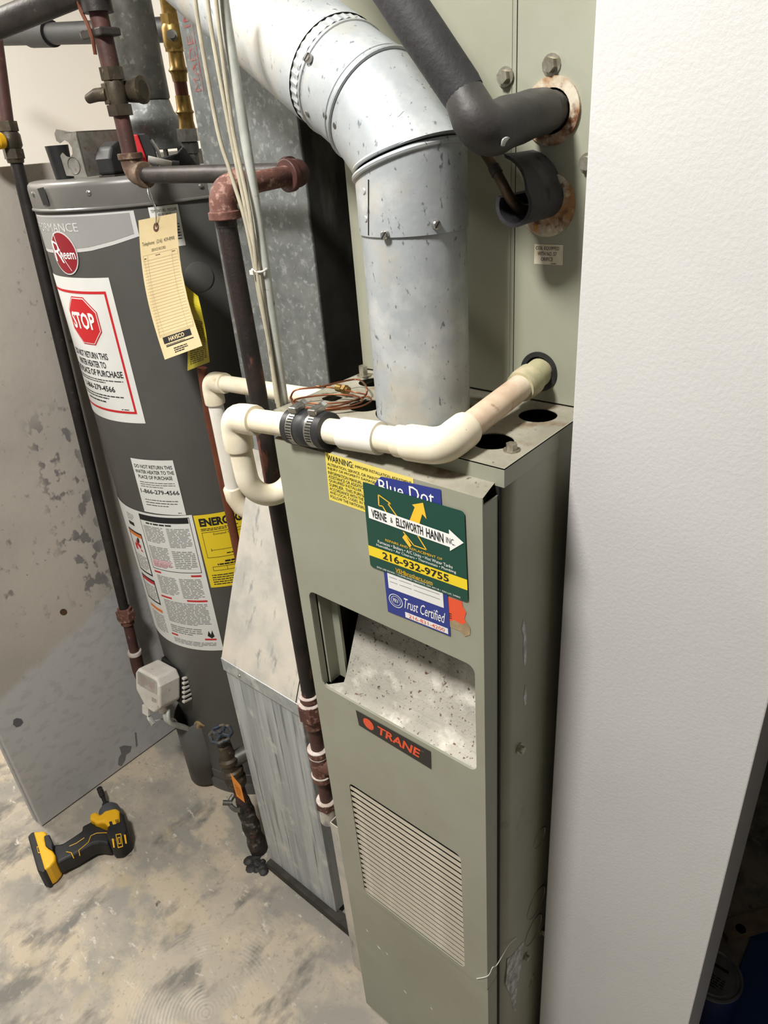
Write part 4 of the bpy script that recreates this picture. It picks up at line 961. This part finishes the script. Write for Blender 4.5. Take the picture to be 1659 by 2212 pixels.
# gas control
gcx, gcz = -.715, .362
GC = obj('gas_control', MB(), plastic_w, WH) if False else None
gd = Vector((.10, -1, .25)).normalized(); gu = Vector((0, .25, 1)).normalized(); gr_ = gd.cross(gu); gr_ = -gr_ if gr_.x < 0 else gr_
gc = Vector((-.713, .105, .352))
mb = MB().prism([gc + gr_*a + gu*b + gd*.028 for a, b in ((-.046, .030), (-.036, .046), (.030, .046), (.042, .028), (.042, -.030), (.020, -.052), (-.010, -.052), (-.046, -.014))], gd*-.062)
gco = obj('gas_control', mb, plastic_w, WH, 'dusty white gas control box with clear window', bevel=.006, seg=3)
D = Decal(lambda a, b, off: gc + gr_*a + gu*b + gd*(.028 + off), [(-.036, .040), (.034, .040), (.034, .004), (-.036, .004)])
obj('window', D.poly(MB(), rr(0, 0, 1, 1, .12, 4), .0006), mat('clear_window', (150, 150, 142), .25, var=(176, 172, 162), vscale=40), gco)
t = MB(); D.words(t, .08, .2, .5, .85, 6, .001, .5, .7, .04); D.words(t, .62, .3, .92, .8, 4, .001, .5, .7, .05); obj('window_print', t, mat('faint_print', (176, 148, 140), .6), gco)
t = MB(); Ds = Decal(lambda a, b, off: gc + gr_*a + gu*b + gd*(.028 + off), [(.012, -.006), (.036, -.006), (.036, -.040), (.012, -.040)])
Ds.words(t, .1, .6, .9, .95, 4, .0006, .5, .7, .08); obj('side_print', t, ink_soft, gco)
obj('rear_housing', MB().prism([gc + gr_*a + gu*b - gd*.034 for a, b in ((-.03, .052), (.040, .050), (.058, .03), (.058, -.036), (.044, -.048), (-.03, -.048))], gd*-.045), plastic_k, gco, bevel=.004)
t = MB()
for k in range(6): t.obox(gc + gr_*.0565 + gu*(.030 - k*.0125) - gd*.040, gr_*.004, gu*.0026, gd*.012)
obj('vent_fins', t, plastic_w, gco, bevel=.0008)
obj('lower_spout', MB().tube([gc + gr_*.012 + gu*-.050 - gd*.006, gc + gr_*.014 + gu*-.066 - gd*.006], [.014, .011], 14), plastic_w, gco)
for dx in (0, .011):
    obj('burner_tube', MB().tube(smooth([gc + gr_*(.016+dx) + gu*-.055 - gd*.008, gc + gr_*(.028+dx) + gu*-.085 - gd*.004, Vector((bcx+.012+dx, bcy-.022, .20)), Vector((bcx+.014+dx, bcy-.014, .16))], 5), .0055, 12), conduit, gco)
obj('igniter_plug', MB().obox(gc + gr_*-.028 + gu*-.072 + gd*.012, gr_*.011, gu*.012, gd*.004), plastic_w, gco, bevel=.001)
obj('igniter_wire', MB().tube(smooth([gc + gr_*-.026 + gu*-.082 + gd*.010, gc + gr_*-.014 + gu*-.098 + gd*.010, Vector((bcx-.022, bcy-.035, .225)), Vector((bcx-.01, bcy-.03, .19))], 5), .0018, 8), plastic_w, gco)
obj('igniter_connector', MB().obox(gc + gr_*-.014 + gu*-.096 + gd*.010, (gr_*.8 - gu*.6)*.012, (gr_*.6 + gu*.8)*.005, gd*.004), conduit, gco, bevel=.001)
# draft hood
dh = Vector((-.69, .388, 1.437))
obj('draft_hood', MB().lathe(dh + Vector((0, 0, .030)), (0, 0, 1), [(0, .0475), (.003, .0490), (.028, .0490), (.036, .0515), (.046, .0525), (.053, .0500), (.060, .0450), (.078, .0412)], 40, caps=False), galv_duct, WH, 'spun metal draft hood on heater top')
t = MB()
for k in range(4):
    a = .6 + k*math.pi/2; t.box((dh.x + .045*math.cos(a)-.005, dh.y + .045*math.sin(a)-.002, 1.434), (dh.x + .045*math.cos(a)+.005, dh.y + .045*math.sin(a)+.002, 1.47))
obj('hood_legs', t, galv_dark, WH)

# heater vent
HV = thing('heater_vent', 'dull galvanised vent pipe rising from the water heater hood', 'vent pipe', (dh.x, dh.y, 1.54))
obj('vent_section', MB().lathe((dh.x, dh.y, 1.528), (0, 0, 1), [(.018, .0405), (.021, .0428), (.205, .0425)], 40, caps=False), galv_dark, HV)
cr = MB(); N_ = 72
prof2 = [(dh.x + (.0425 + .0012*(k % 2))*math.cos(2*math.pi*k/N_), dh.y + (.0425 + .0012*(k % 2))*math.sin(2*math.pi*k/N_)) for k in range(N_)]
cr.add([Vector((x, y, 1.715)) for x, y in prof2] + [Vector((dh.x + (x-dh.x)*1.04, dh.y + (y-dh.y)*1.04, 1.742)) for x, y in prof2], [(k, (k+1) % N_, N_ + (k+1) % N_, N_ + k) for k in range(N_)])
obj('crimped_end', cr, galv_dark, HV)
obj('vent_section', MB().lathe((dh.x, dh.y, 1.735), (0, 0, 1), [(0, .0442), (0, .0450), (.66, .0450)], 40, caps=False), galv_duct, HV)
sd_ = Vector((-.75, -.66, 0)).normalized()
obj('lock_seam', MB().obox(dh + Vector((0, 0, .20)) + sd_*.0435, Vector((-sd_.y, sd_.x, 0))*.004, sd_*.0012, (0, 0, .10)), galv_dark, HV)

# ================================================================== WATER LINE WITH BRASS VALVE
BV = thing('brass_water_line', 'brass shutoff valve and fittings on the heater outlet beside vent', 'valve', (-.545, .36, 1.437))
b0 = at(413, 330, 1, .36); bt = at(362, 0, 1, .36); bd_ = (bt - b0).normalized()
def bp_(px, py): 
    q = at(px, py, 1, .36); return (q - b0).dot(bd_)
base_t = (Vector((b0.x, .36, 1.436)) - b0).dot(bd_)
def bl_(name, t, prof, mt, parent=BV, hexr=None, k=.80, kr=.86):
    mb = MB()
    if prof: mb.lathe(b0 + bd_*t*k, bd_, [(a*k, r*kr) for a, r in prof], 22)
    if hexr: mb.hexa(b0 + bd_*hexr[0]*k, bd_, hexr[1]*kr, hexr[2]*k)
    return obj(name, mb, mt, parent)
obj('nipple', MB().lathe(b0, bd_, [(base_t, .0120), (.006, .0120)], 20), galv_dark, BV)
bl_('collar', 0, [(.0, .0165), (.020, .0165), (.022, .0135)], galv_dark)
bl_('zinc_nut', 0, None, steel, hexr=(.022, .0225, .024))
bl_('copper_stub', 0, [(.04, .0125), (.13, .0122)], copper_dull)
bl_('press_fitting', .046, [(0, .0160), (.014, .0140), (.026, .0148), (.030, .0178), (.034, .0148), (.054, .0138), (.060, .0140)], brass)
bl_('press_fitting', .130, [(0, .0135), (.014, .0150), (.020, .0188), (.026, .0150), (.050, .0140), (.056, .0150)], brass)
vb2 = bl_('valve_body', .186, [(0, .0170), (.006, .0195), (.036, .0195), (.042, .0168)], brass, hexr=(.182, .0190, .018))
bl_('union_hex', 0, None, brass, vb2, hexr=(.226, .0185, .018))
obj('valve_stem', MB().lathe(b0 + bd_*.166, (.75, -.65, 0), [(0, .008), (.017, .008), (.017, .005), (.023, .005)], 16), steel, vb2)
bl_('press_fitting', .242, [(0, .0140), (.024, .0140), (.030, .0180), (.036, .0140), (.058, .0145), (.060, .0130)], brass)
bl_('upper_tube', .298, [(0, .0150), (.014, .0155), (.018, .0185), (.060, .0185), (.075, .0205), (.34, .0205)], iron_dark)
cp = b0 + bd_*.268
obj('ground_clamp', MB().obox(cp, Vector((.60, .5, 0)).normalized()*.030, Vector((-.64, .77, 0))*.012, bd_*.0065), iron_dark, BV, bevel=.003)
for s_ in (-1, .05):
    q = cp + Vector((.60, .5, 0)).normalized()*.028*s_ + Vector((.35, -.60, 0))*.016
    obj('clamp_screw', MB().lathe(q, Vector((.55, -.83, .1)), [(-.008, .0040), (.004, .0040), (.004, .0060), (.007, .0056), (.009, .003)], 14), steel, BV)
# ================================================================== OVERHEAD PIPES
q0, q1 = at(-60, 76, 1, .10), Vector((-.462, .188, 1.668))
obj('supply_pipe', MB().tube([q0, q1], .0175, 20), iron_dark, GA)
obj('tee_body', MB().tube([q1 - (q1-q0).normalized()*.02, q1 + Vector((.03, .012, .006))], .0215, 20).tube([q1 + Vector((0, 0, -.03)), q1 + Vector((0, 0, .06))], .0205, 20), iron_dark, GA)
BP = thing('insulated_pipe', 'black sleeved horizontal pipe with coupling below the slanting pipe', 'pipe', at(100, 75, 1, .50))
q0, q1 = at(-60, 79, 1, .50), at(420, 62, 1, .50)
dq_ = (q1-q0).normalized()
obj('pipe_run', MB().tube([q0, q1], .0205, 20), plastic_k, BP)
ca, cb = at(66, 74, 1, .50), at(112, 72, 1, .50)
obj('coupling', MB().tube([ca, cb], .0262, 22), plastic_k, BP)
GW = thing('ground_wire', 'thin brown grounding wire hanging beside the gas cock', 'wire', at(180, 60, 1, .17))
obj('wire_run', MB().tube(smooth([at(168, -20, 1, .17), at(172, 15, 1, .17), at(190, 55, 1, .17), at(200, 85, 1, .17), at(206, 118, 1, .17)], 5), .0026, 8), copper_dull, GW)
# ================================================================== LEFT STANDPIPE
LP = thing('wall_gas_pipe', 'dark pipe with yellow handled valve running down partition', 'pipe', (-.87, .15, .2))
t_, m_, e_ = at(-14, 60, 0, -.87), at(36, 352, 0, -.87), at(270, 1322, 0, -.87)
d_lp = (e_ - m_).normalized()
bq = at(13, 262, 0, -.87)
obj('upper_pipe', MB().tube([t_, bq + d_lp*.004], .0125, 18), iron_brown, LP)
obj('lower_pipe', MB().tube([m_ - d_lp*.012, e_], .0113, 18), mat('black_pipe_sooty', (46, 42, 40), .55, .3, var=(32, 29, 28), vscale=14, layers=[((74, 60, 52), 30, .62, .74, I3), ((90, 86, 82), 70, .70, .80, I3)], bump=.1), LP)
uL = (m_ - bq).length
obj('union', MB().hexa(bq, d_lp, .0185, uL*.24).lathe(bq + d_lp*uL*.22, d_lp, [(0, .014), (uL*.10, .0185), (uL*.36, .0185), (uL*.46, .014)], 22).hexa(bq + d_lp*uL*.66, d_lp, .0180, uL*.24).lathe(bq + d_lp*uL*.88, d_lp, [(0, .0155), (uL*.12, .0140)], 22), bronze, LP)
hd = bq + d_lp*uL*.45
obj('yellow_handle', MB().tube([hd + Vector((.006, -.016, 0)), hd + Vector((.010, -.034, 0))], [.013, .014], 16).obox(hd + Vector((.010, -.048, 0)), (.012, 0, 0), (0, .018, 0), (0, 0, .013)), drill_y, LP, bevel=.004)
f1_ = e_
obj('coupling_hex', MB().hexa(f1_ - d_lp*.002, d_lp, .0225, .022).lathe(f1_ - d_lp*.012, d_lp, [(0, .0165), (.012, .0165)], 20).lathe(f1_ + d_lp*.020, d_lp, [(0, .0165), (.014, .016)], 20), iron_red, LP)
obj('foot_pipe', MB().tube([f1_ + d_lp*.02, f1_ + d_lp*.22], .0118, 18), iron_brown, LP)
obj('foot_ring', MB().lathe(f1_ + d_lp*.118, d_lp, [(0, .017), (.004, .018), (.010, .017)], 20), dustwhite, LP)
obj('foot_elbow', MB().tube(smooth([f1_ + d_lp*.12, f1_ + d_lp*.18, f1_ + d_lp*.215 + Vector((.02, 0, 0)), f1_ + d_lp*.225 + Vector((.08, -.01, 0))], 5), .0155, 18), iron_brown, LP)
# ================================================================== RELIEF DISCHARGE
TP = thing('relief_discharge_pipe', 'slim brown relief pipe running down right side of water heater', 'pipe', (-.43, .24, .3))
obj('pipe_run', MB().tube([at(436, 795, 1, .215), at(452, 900, 1, .215), at(515, 1200, 1, .215), at(575, 1500, 1, .215)], .0085, 16), copper_dull, TP)
obj('coupling', MB().tube([at(521, 1215, 1, .215), at(526, 1240, 1, .215)], .0100, 16), iron_brown, TP)
# ================================================================== TAGS hanging on the heater
def tag_sheet(quad, bow, y_of):
    """curved hanging card; quad in photo pixels TL TR BR BL, y_of gives the scene depth"""
    def surf(u, v, off):
        (a, b), (c, d), (e, f), (g, h) = quad
        x = (1-u)*(1-v)*g + u*(1-v)*e + u*v*c + (1-u)*v*a; y = (1-u)*(1-v)*h + u*(1-v)*f + u*v*d + (1-u)*v*b
        x += bow*math.sin(math.pi*v); p = at(x, y, 1, y_of(v)); return p + (CAM - p).normalized()*off
    return Decal(surf, [(0, 1), (1, 1), (1, 0), (0, 0)])
ST = thing('service_tag', 'cream card service record tag hanging on wire before water heater', 'tag', at(368, 620, 1, .20))
D = tag_sheet([(299, 476), (381, 460), (437, 747), (356, 777)], -13, lambda v: .168 + .016*math.sin(v*2.6))
so_ = obj('card', D.rect(MB(), 0, 0, 1, 1, 0, 4, 20), manila, ST); 
t = D.text(MB(), 'Telephone:  (216)  439-8900', .06, .800, .91, .835, .0004); D.text(t, 'SERVICE RECORD', .29, .757, .66, .777, .0004); D.words(t, .38, .722, .55, .732, 1, .0004); D.words(t, .08, .712, .18, .722, 1, .0004); D.words(t, .82, .722, .93, .732, 1, .0004)
D.rect(t, .11, .045, .16+.0, .045, .0004); D.rect(t, .14, .075, .86, .083, .0004); D.words(t, .14, .086, .85, .094, 1, .0004); D.words(t, .30, .02, .66, .062, 3, .0004)
obj('lettering', t, ink, ST)
t = MB(); D.frame(t, .05, .155, .95, .74, .006, .002, .0004, 1)
for i in range(25): D.rect(t, .05, .165 + i*.0222, .95, .1672 + i*.0222, .0004)
for u in (.17, .80): D.rect(t, u, .155, u+.006, .74, .0004, 1, 12)
obj('ruled_lines', t, ink_tag, ST)
blk = obj('name_block', D.rect(MB(), .11, .100, .84, .147, .0005), ink, ST)
obj('name_lettering', D.text(MB(), 'HAVSCO', .25, .108, .66, .139, .0008, .03), manila, blk)
t = MB(); n = 20
for k in range(n):
    a0, a1 = 2*math.pi*k/n, 2*math.pi*(k+1)/n
    D.poly(t, [(.45 + .075*math.cos(a0), .925 + .034*math.sin(a0)), (.45 + .075*math.cos(a1), .925 + .034*math.sin(a1)), (.45 + .035*math.cos(a1), .925 + .015*math.sin(a1)), (.45 + .035*math.cos(a0), .925 + .015*math.sin(a0))], .0006)
obj('eyelet', t, iron_red, ST)
obj('wire_loop', MB().tube(smooth([D.p(.45, .925, .001), at(338, 455, 1, .17), at(330, 432, 1, .172), at(322, 405, 1, .18)], 5), .0005, 6).tube(smooth([D.p(.45, .925, .001), at(335, 452, 1, .17), at(322, 425, 1, .172), at(318, 402, 1, .18)], 5), .0005, 6), steel, ST)
YT = thing('caution_tag', 'long yellow printed tag hanging behind the cream card', 'tag', at(430, 700, 1, .21))
D = tag_sheet([(398, 615), (428, 640), (453, 782), (405, 801)], 3, lambda v: .200 + .004*math.sin(v*14))
obj('strip', D.rect(MB(), 0, 0, 1, 1, 0, 3, 24), yellow_tag, YT)
obj('fine_print', D.words(MB(), .12, .06, .90, .62, 22, .0005, .55, .8, .04), mat('olive_ink', (84, 78, 24), .7), YT)
# ================================================================== THINGS ON TOP OF THE HEATER
TZ = 1.4352
def topat(px, y): return Vector((at(px, 360, 1, y).x, y, TZ))
cc = topat(134, .215)
CU = thing('black_cup', 'black plastic cup standing at the left edge of heater top', 'cup', cc)
obj('cup_wall', MB().lathe(cc, (0, 0, 1), [(0, .013), (0, .0150), (.004, .0155), (.052, .0192), (.052, .0174), (.006, .0135), (.006, 0)], 28), plastic_k, CU)
jk = topat(183, .200)
JB = thing('junction_box', 'open steel bracket box with round knockout lying on heater top', 'electrical box', jk)
n1_ = Vector((.30, -.95, 0)).normalized(); n2_ = Vector((.95, .30, 0)).normalized(); jz = Vector((0, 0, 1))
boxsteel = mat('box_steel', (140, 138, 130), .5, .2, var=(120, 116, 108), vscale=40, layers=[((104, 82, 68), 60, .62, .72, I3)])
# end plate seen on the left, with a hooked cut-out
endp = fill([[(0, .002), (.044, .006), (.046, .036), (.040, .040), (.034, .034), (.026, .032), (.019, .037), (.017, .046), (.021, .054), (.030, .058), (.040, .054), (.046, .058), (.046, .068), (.040, .074), (.0, .066)]], lambda a, b: jk - n2_*a + jz*b, .0018, -n1_)
obj('end_plate', endp, boxsteel, JB)
obj('face_plate', fill([rr(0, .002, .105, .068, .004)], lambda a, b: jk - n1_*a + jz*b, .0018, -n2_), boxsteel, JB)
obj('top_flange', MB().obox(jk - n1_*.0525 - n2_*.012 + jz*.0675, n1_*.0525, n2_*.012, jz*.0009), boxsteel, JB)
kc = jk - n2_*.022 + jz*.020 + n1_*.0004
obj('knockout_ring', MB().tube([kc + n2_*.0125*math.cos(a) + jz*.0125*math.sin(a) for a in [i*math.pi/12 for i in range(25)]], .0007, 6, False), galv_dark, JB)
mo = topat(228, .235) + Vector((.030, .012, 0))
MO = thing('blower_motor', 'round black motor housing beside the bracket box on heater', 'motor', mo)
obj('housing', MB().prism([mo - n1_*a + jz*b + n2_*.010 for a, b in [(-.034, .002), (.036, .002), (.038, .030), (.034, .042), (.022, .050), (-.005, .050), (-.024, .042), (-.034, .026)]], n2_*-.034), plastic_k, MO, bevel=.005, seg=3)
obj('terminal', MB().lathe(mo + jz*.056 - n1_*.022, n2_, [(-.01, .0035), (.012, .0035), (.014, .002)], 12), steel, MO)
obj('base_flange', MB().obox(mo + jz*.0012, n1_*.040, n2_*.016, jz*.0012), iron_dark, MO)
rq = topat(299, .300)
RQ = thing('red_hand_tool', 'red and black plastic tool standing behind the gas elbow', 'tool', rq)
ir = Vector((.58, .81, 0))
obj('red_body', MB().prism([rq + ir*a + jz*b for a, b in ((-.004, 0), (.020, 0), (.010, .058), (-.010, .058))], Vector((-.81, .58, 0))*.024), red, RQ, bevel=.002)
obj('black_body', MB().prism([rq + ir*a + jz*b for a, b in ((.0205, 0), (.034, 0), (.034, .030), (.030, .054), (.022, .059), (.0105, .059))], Vector((-.81, .58, 0))*.024), plastic_k, RQ, bevel=.002)
obj('steel_hook', MB().tube(smooth([rq + ir*.030 + jz*.048, rq + ir*.038 + jz*.030, rq + ir*.042 + jz*.008], 4), .003, 8), steel, RQ)
wc = topat(376, .315)
WC = thing('wire_connectors', 'black and white wiring plugs behind the gas pipe on heater', 'connector', wc)
obj('black_plug', MB().prism([wc + ir*a + jz*b for a, b in ((-.022, 0), (.032, 0), (.032, .016), (.020, .034), (.008, .024), (-.022, .020))], Vector((-.81, .58, 0))*.03), plastic_k, WC, bevel=.002)
obj('white_plug', MB().tube([wc + ir*-.036 + jz*.020 + Vector((.012, -.012, 0)), wc + ir*.000 + jz*.009 + Vector((.012, -.012, 0))], .0055, 12), plastic_w, WC)
obj('grey_plug', MB().tube([wc + ir*.001 + jz*.0088 + Vector((.012, -.012, 0)), wc + ir*.012 + jz*.007 + Vector((.012, -.012, 0))], .0066, 12), drill_g, WC)
# ================================================================== FLOOR VALVE
FV = thing('floor_valve', 'old brass stop valve with blue handwheel rising from floor', 'valve', (-.44, .10, 0))
v0 = at(566, 1845, 2, 0.0); v0 = Vector((-.425, .098, 0)); v1 = Vector((-.468, .100, .345)); vd = (v1 - v0).normalized()
vp = lambda t: v0 + vd*t
obj('base_pipe', MB().tube([vp(0), vp(.03), vp(.05), vp(.08), vp(.10), vp(.125), vp(.14), vp(.16)], [.020, .022, .018, .021, .018, .020, .017, .016], 18), mat('grimy_pipe', (56, 52, 48), .7, .1, var=(36, 33, 31), vscale=40, layers=[((120, 114, 106), 50, .58, .68, I3), ((84, 58, 46), 30, .6, .7, I3)], bump=.8, bscale=90), FV)
obj('pipe_sleeve', MB().tube([vp(.13), vp(.215)], .0140, 18), iron_brown, FV)
obj('valve_body', MB().lathe(vp(.205), vd, [(0, .014), (.004, .022), (.022, .024), (.026, .021), (.034, .021), (.038, .0235), (.048, .0235), (.052, .019), (.066, .019), (.070, .0225), (.080, .0225), (.084, .016), (.118, .015), (.122, .011), (.140, .008)], 24), bronze, FV)
obj('side_outlet', MB().tube(smooth([vp(.270), vp(.275) + Vector((.012, .028, .004)), vp(.275) + Vector((.036, .070, .010))], 4), .018, 16), galv_dark, FV)
hw = vp(.352); wd_ = Vector((.05, -.12, .98)).normalized(); wa = wd_.cross(Vector((1, 0, 0))).normalized(); wb = wd_.cross(wa)
ring = [hw + (wa*math.cos(a) + wb*math.sin(a))*(.0225*(1 + .06*math.cos(8*a))) for a in [i*math.pi/32 for i in range(65)]]
whl = obj('handwheel', MB().tube(ring, .0042, 10, False), blue_paint, FV, 'worn blue handwheel')
t = MB()
for k in range(4):
    a = k*math.pi/2 + .4; t.tube([hw, hw + (wa*math.cos(a) + wb*math.sin(a))*.0215 + wd_*.001], [.006, .0036], 8)
t.lathe(hw - wd_*.004, wd_, [(0, .008), (.009, .008), (.009, .005), (.014, .005)], 14)
obj('wheel_spokes', t, blue_paint, whl)
obj('pipe_clamp', MB().tube(smooth([vp(.165) + Vector((-.022, -.006, 0)), vp(.160) + Vector((-.020, -.022, -.004)), vp(.158) + Vector((0, -.024, -.006)), vp(.160) + Vector((.016, -.018, -.004))], 4), .0055, 8).lathe(vp(.162) + Vector((-.018, -.024, -.002)), (-.6, -.6, .2), [(-.006, .006), (.014, .006)], 10), galv_dark, FV)
D = Decal(lambda a, b, off: Vector((a, .068 - off, b)), [(lambda p: (p.x, p.z))(at(x, y, 1, .068)) for x, y in ((497, 1669), (520, 1697), (529, 1734), (511, 1720))])
ot = obj('orange_tag', D.rect(MB(), 0, 0, 1, 1, 0, 2, 4), orange_tag, FV, 'orange card tag')
obj('tag_scribble', D.words(MB(), .2, .2, .8, .7, 4, .0004, .35, .7, .06), mat('brown_ink', (150, 84, 30), .7), ot)
WB = obj('wood_block', MB().obox((-.418, .150, .085), (.018, .006, 0), (-.005, .016, 0), (-.006, 0, .085)), wood, bevel=.004)
tag(WB, 'pale tan wooden block wedged between floor valve and duct', 'wood block')
SG = MB()
for k in range(16):
    a = k*2.4; rad = .004 + .0016*k
    c_ = Vector((-.400 + rad*math.cos(a)*1.1, .070 + rad*math.sin(a)*.55, 0)); hh = .003 + .006*random.random(); r_g = .006 + .006*random.random()
    SG.lathe(c_, (.2*math.cos(a), .2*math.sin(a), 1), [(0, r_g), (hh*.4, r_g*1.05), (hh*.8, r_g*.7), (hh, r_g*.2), (hh, 0)], 9)
sgo = obj('tar_debris', SG, sludge, kind='stuff'); tag(sgo, 'black tarry crumbs on the floor at the duct corner', 'debris')
# ================================================================== IMPACT DRIVER on the floor
IM = thing('impact_driver', 'yellow and black cordless impact driver lying on concrete floor', 'drill', (-.76, -.16, 0))
zp = lambda x, y, z=.030: at(x*.217, 1560 + y*.217, 2, z)
def slab(name, pts, z0, z1, mt, bevel=.004, label=None, parent=None):
    L = [Vector((p.x, p.y, z0)) for p in [zp(x, y, (z0+z1)/2) for x, y in pts]]
    return obj(name, MB().prism(L, (0, 0, z1 - z0)), mt, parent or IM, label, bevel=bevel, seg=3)
slab('battery_base', [(312, 1212), (352, 1168), (400, 1170), (420, 1250), (500, 1545), (470, 1578), (412, 1562)], .002, .060, plastic_k, .004)
bat = slab('battery', [(365, 1168), (480, 1158), (505, 1190), (480, 1235), (512, 1320), (560, 1355), (585, 1400), (588, 1450), (535, 1515), (480, 1552)], .004, .062, drill_y, .005)
slab('battery_latch', [(470, 1205), (525, 1190), (560, 1270), (560, 1350), (515, 1330), (485, 1300)], .010, .066, plastic_k, .003)
slab('handle', [(540, 1270), (640, 1262), (720, 1212), (840, 1130), (835, 1085), (930, 1045), (1000, 1085), (1090, 1125), (1120, 1200), (1100, 1272), (1000, 1260), (940, 1272), (860, 1318), (760, 1378), (650, 1432), (590, 1470), (570, 1390), (535, 1335)], .010, .052, plastic_k, .009)
slab('trigger', [(828, 1068), (930, 1012), (950, 1040), (845, 1092)], .020, .042, plastic_k, .004)
hs_ = slab('yellow_housing', [(925, 995), (985, 965), (1030, 1000), (1080, 958), (1180, 932), (1222, 958), (1225, 1082), (1110, 1122), (1062, 1072), (985, 1092), (958, 1062), (925, 1052)], .003, .064, drill_y, .006)
slab('motor_cap', [(1215, 965), (1262, 995), (1300, 1150), (1285, 1195), (1200, 1270), (1118, 1276), (1088, 1205), (1105, 1112), (1220, 1078)], .003, .066, plastic_k, .008)
n0, n1 = zp(1115, 985, .034), zp(1075, 850, .034); nd = (n1-n0).normalized(); nl = (n1-n0).length
obj('nose_cone', MB().lathe(n0, nd, [(0, .028), (nl*.45, .0275), (nl*.8, .024), (nl*.95, .019), (nl, .012)], 26), drill_g, IM)
n2 = zp(1060, 835, .034); n3 = zp(990, 660, .034); bd2 = (n3-n2).normalized(); bl2 = (n3-n2).length
obj('bit_shank', MB().lathe(n2 - bd2*.01, bd2, [(0, .0095), (.018, .0090), (.018, .0048), (bl2*.62, .0048)], 16), plastic_k, IM)
obj('socket_bit', MB().lathe(n2 + bd2*bl2*.5, bd2, [(0, .0052), (.006, .0070), (bl2*.5, .0070), (bl2*.5, .004)], 16), plastic_k, IM)
obj('bit_band', MB().lathe(n2 + bd2*bl2*.80, bd2, [(0, .0074), (.004, .0074)], 16), bronze, IM)
def drill_decal(q, z): return Decal(lambda a, b, off: Vector((a, b, z + off)), [(lambda p: (p.x, p.y))(zp(x, y, z)) for x, y in q])
D = drill_decal([(1190, 955), (1210, 1060), (1145, 1080), (1120, 975)], .0642)
obj('maker_lettering', D.text(MB(), 'DEWALT', .06, .35, .95, .80, .0004, .03), ink, IM)
D = drill_decal([(1112, 985), (1135, 1060), (1105, 1068), (1085, 995)], .0642)
obj('print_block', D.rect(MB(), 0, 0, 1, 1, .0004), ink, IM)
D = drill_decal([(1150, 1118), (1205, 1108), (1225, 1240), (1175, 1255)], .0662)
t = D.frame(MB(), 0, 0, 1, 1, .12, .06, .0004); D.frame(t, .25, .25, .75, .75, .1, .05, .0004)
for o_ in (-1, 1):
    cxx = 1125 if o_ < 0 else 1245
    D2 = drill_decal([(cxx-12, 1140 + (20 if o_ < 0 else -20)), (cxx+6, 1140 + (20 if o_ < 0 else -20)), (cxx+18, 1230 + (20 if o_ < 0 else -20)), (cxx+4, 1230 + (20 if o_ < 0 else -20))], .0662); D2.rect(t, 0, 0, 1, 1, .0004)
obj('vent_outline', t, drill_y, IM)
t = MB()
def gline(pts):
    P = [zp(x, y, .0522) for x, y in pts]; t.tube([Vector((p.x, p.y, .0522)) for p in P], .0009, 6)
gline([(735, 1355), (710, 1300), (660, 1290)]); gline([(795, 1330), (785, 1275), (880, 1195), (905, 1130), (960, 1105), (1060, 1100), (1075, 1135)]); gline([(690, 1235), (760, 1205), (840, 1150)])
obj('grip_piping', t, drill_y, IM)
D = drill_decal([(365, 1240), (395, 1235), (415, 1300), (380, 1305)], .0605)
obj('battery_marking', D.frame(MB(), 0, 0, 1, 1, .12, .12, .0004), drill_y, IM)
# ================================================================== CLOSET: paint can, blue tub, stir stick
cl0 = at(1541, 2101, 2, .122)
PC = thing('paint_can', 'small navy paint can with grey metal lid behind white wall', 'paint can', (cl0.x, cl0.y, 0))
r0 = .047
obj('can_body', MB().lathe((cl0.x, cl0.y, 0), (0, 0, 1), [(0, r0-.001), (.003, r0), (.112, r0-.001), (.114, r0+.001), (.117, r0+.001)], 36), navy, PC)
obj('lid', MB().lathe((cl0.x, cl0.y, .117), (0, 0, 1), [(0, r0+.0015), (.003, r0+.0015), (.004, r0-.002), (.001, r0-.005), (.001, r0-.008), (.003, r0-.010), (.003, 0)], 36), grey_lid, PC)
t = Decal(lambda a, b, off: Vector((a, b, .1203 + off)), [(cl0.x-.030, cl0.y+.030), (cl0.x+.030, cl0.y+.030), (cl0.x+.030, cl0.y-.030), (cl0.x-.030, cl0.y-.030)])
obj('lid_print', t.words(MB(), .25, .1, .85, .5, 5, .0004, .5, .7, .05), ink, PC)
obj('lid_slot', t.rect(MB(), .15, .72, .85, .82, .0006), ink, PC)
BM_ = obj('blue_mat', MB().box((.525, .262, 0), (.858, .600, .004)), blue_tub, bevel=.0015)
tag(BM_, 'dark blue plastic mat on the closet floor under paint can', 'mat')
s0, s1 = at(1560, 2014, 2, .012), at(1720, 1968, 2, .012)
sdv = (s1-s0).normalized(); spd = Vector((-sdv.y, sdv.x, 0))
SS = thing('wood_strip', 'tan wooden strip with dark knot lying behind paint can', 'wood strip', (s0+s1)/2)
obj('strip', MB().obox((s0+s1)/2, (s1-s0)/2, spd*.018, (0, 0, .008)), wood, SS, bevel=.001)
kn = at(1600, 2006, 2, .0202); kn.z = .0202
obj('knot', MB().lathe(kn, (0, 0, 1), [(0, .010), (.0003, .010)], 12), seam, SS)
# loose thread caught on the furnace
TH = obj('loose_thread', MB().tube(smooth([at(1030, 2114, 1, -.001), at(1054, 2108, 1, -.001), at(1064, 2090, 1, .002), Vector(at(1072, 2086, 0, .2815)), at(1085, 2065, 0, .2815), at(1100, 2040, 0, .2815), at(1116, 2026, 0, .2815)], 5), .0006, 6), thread)
tag(TH, 'thin white thread stuck to the lower furnace corner', 'thread')
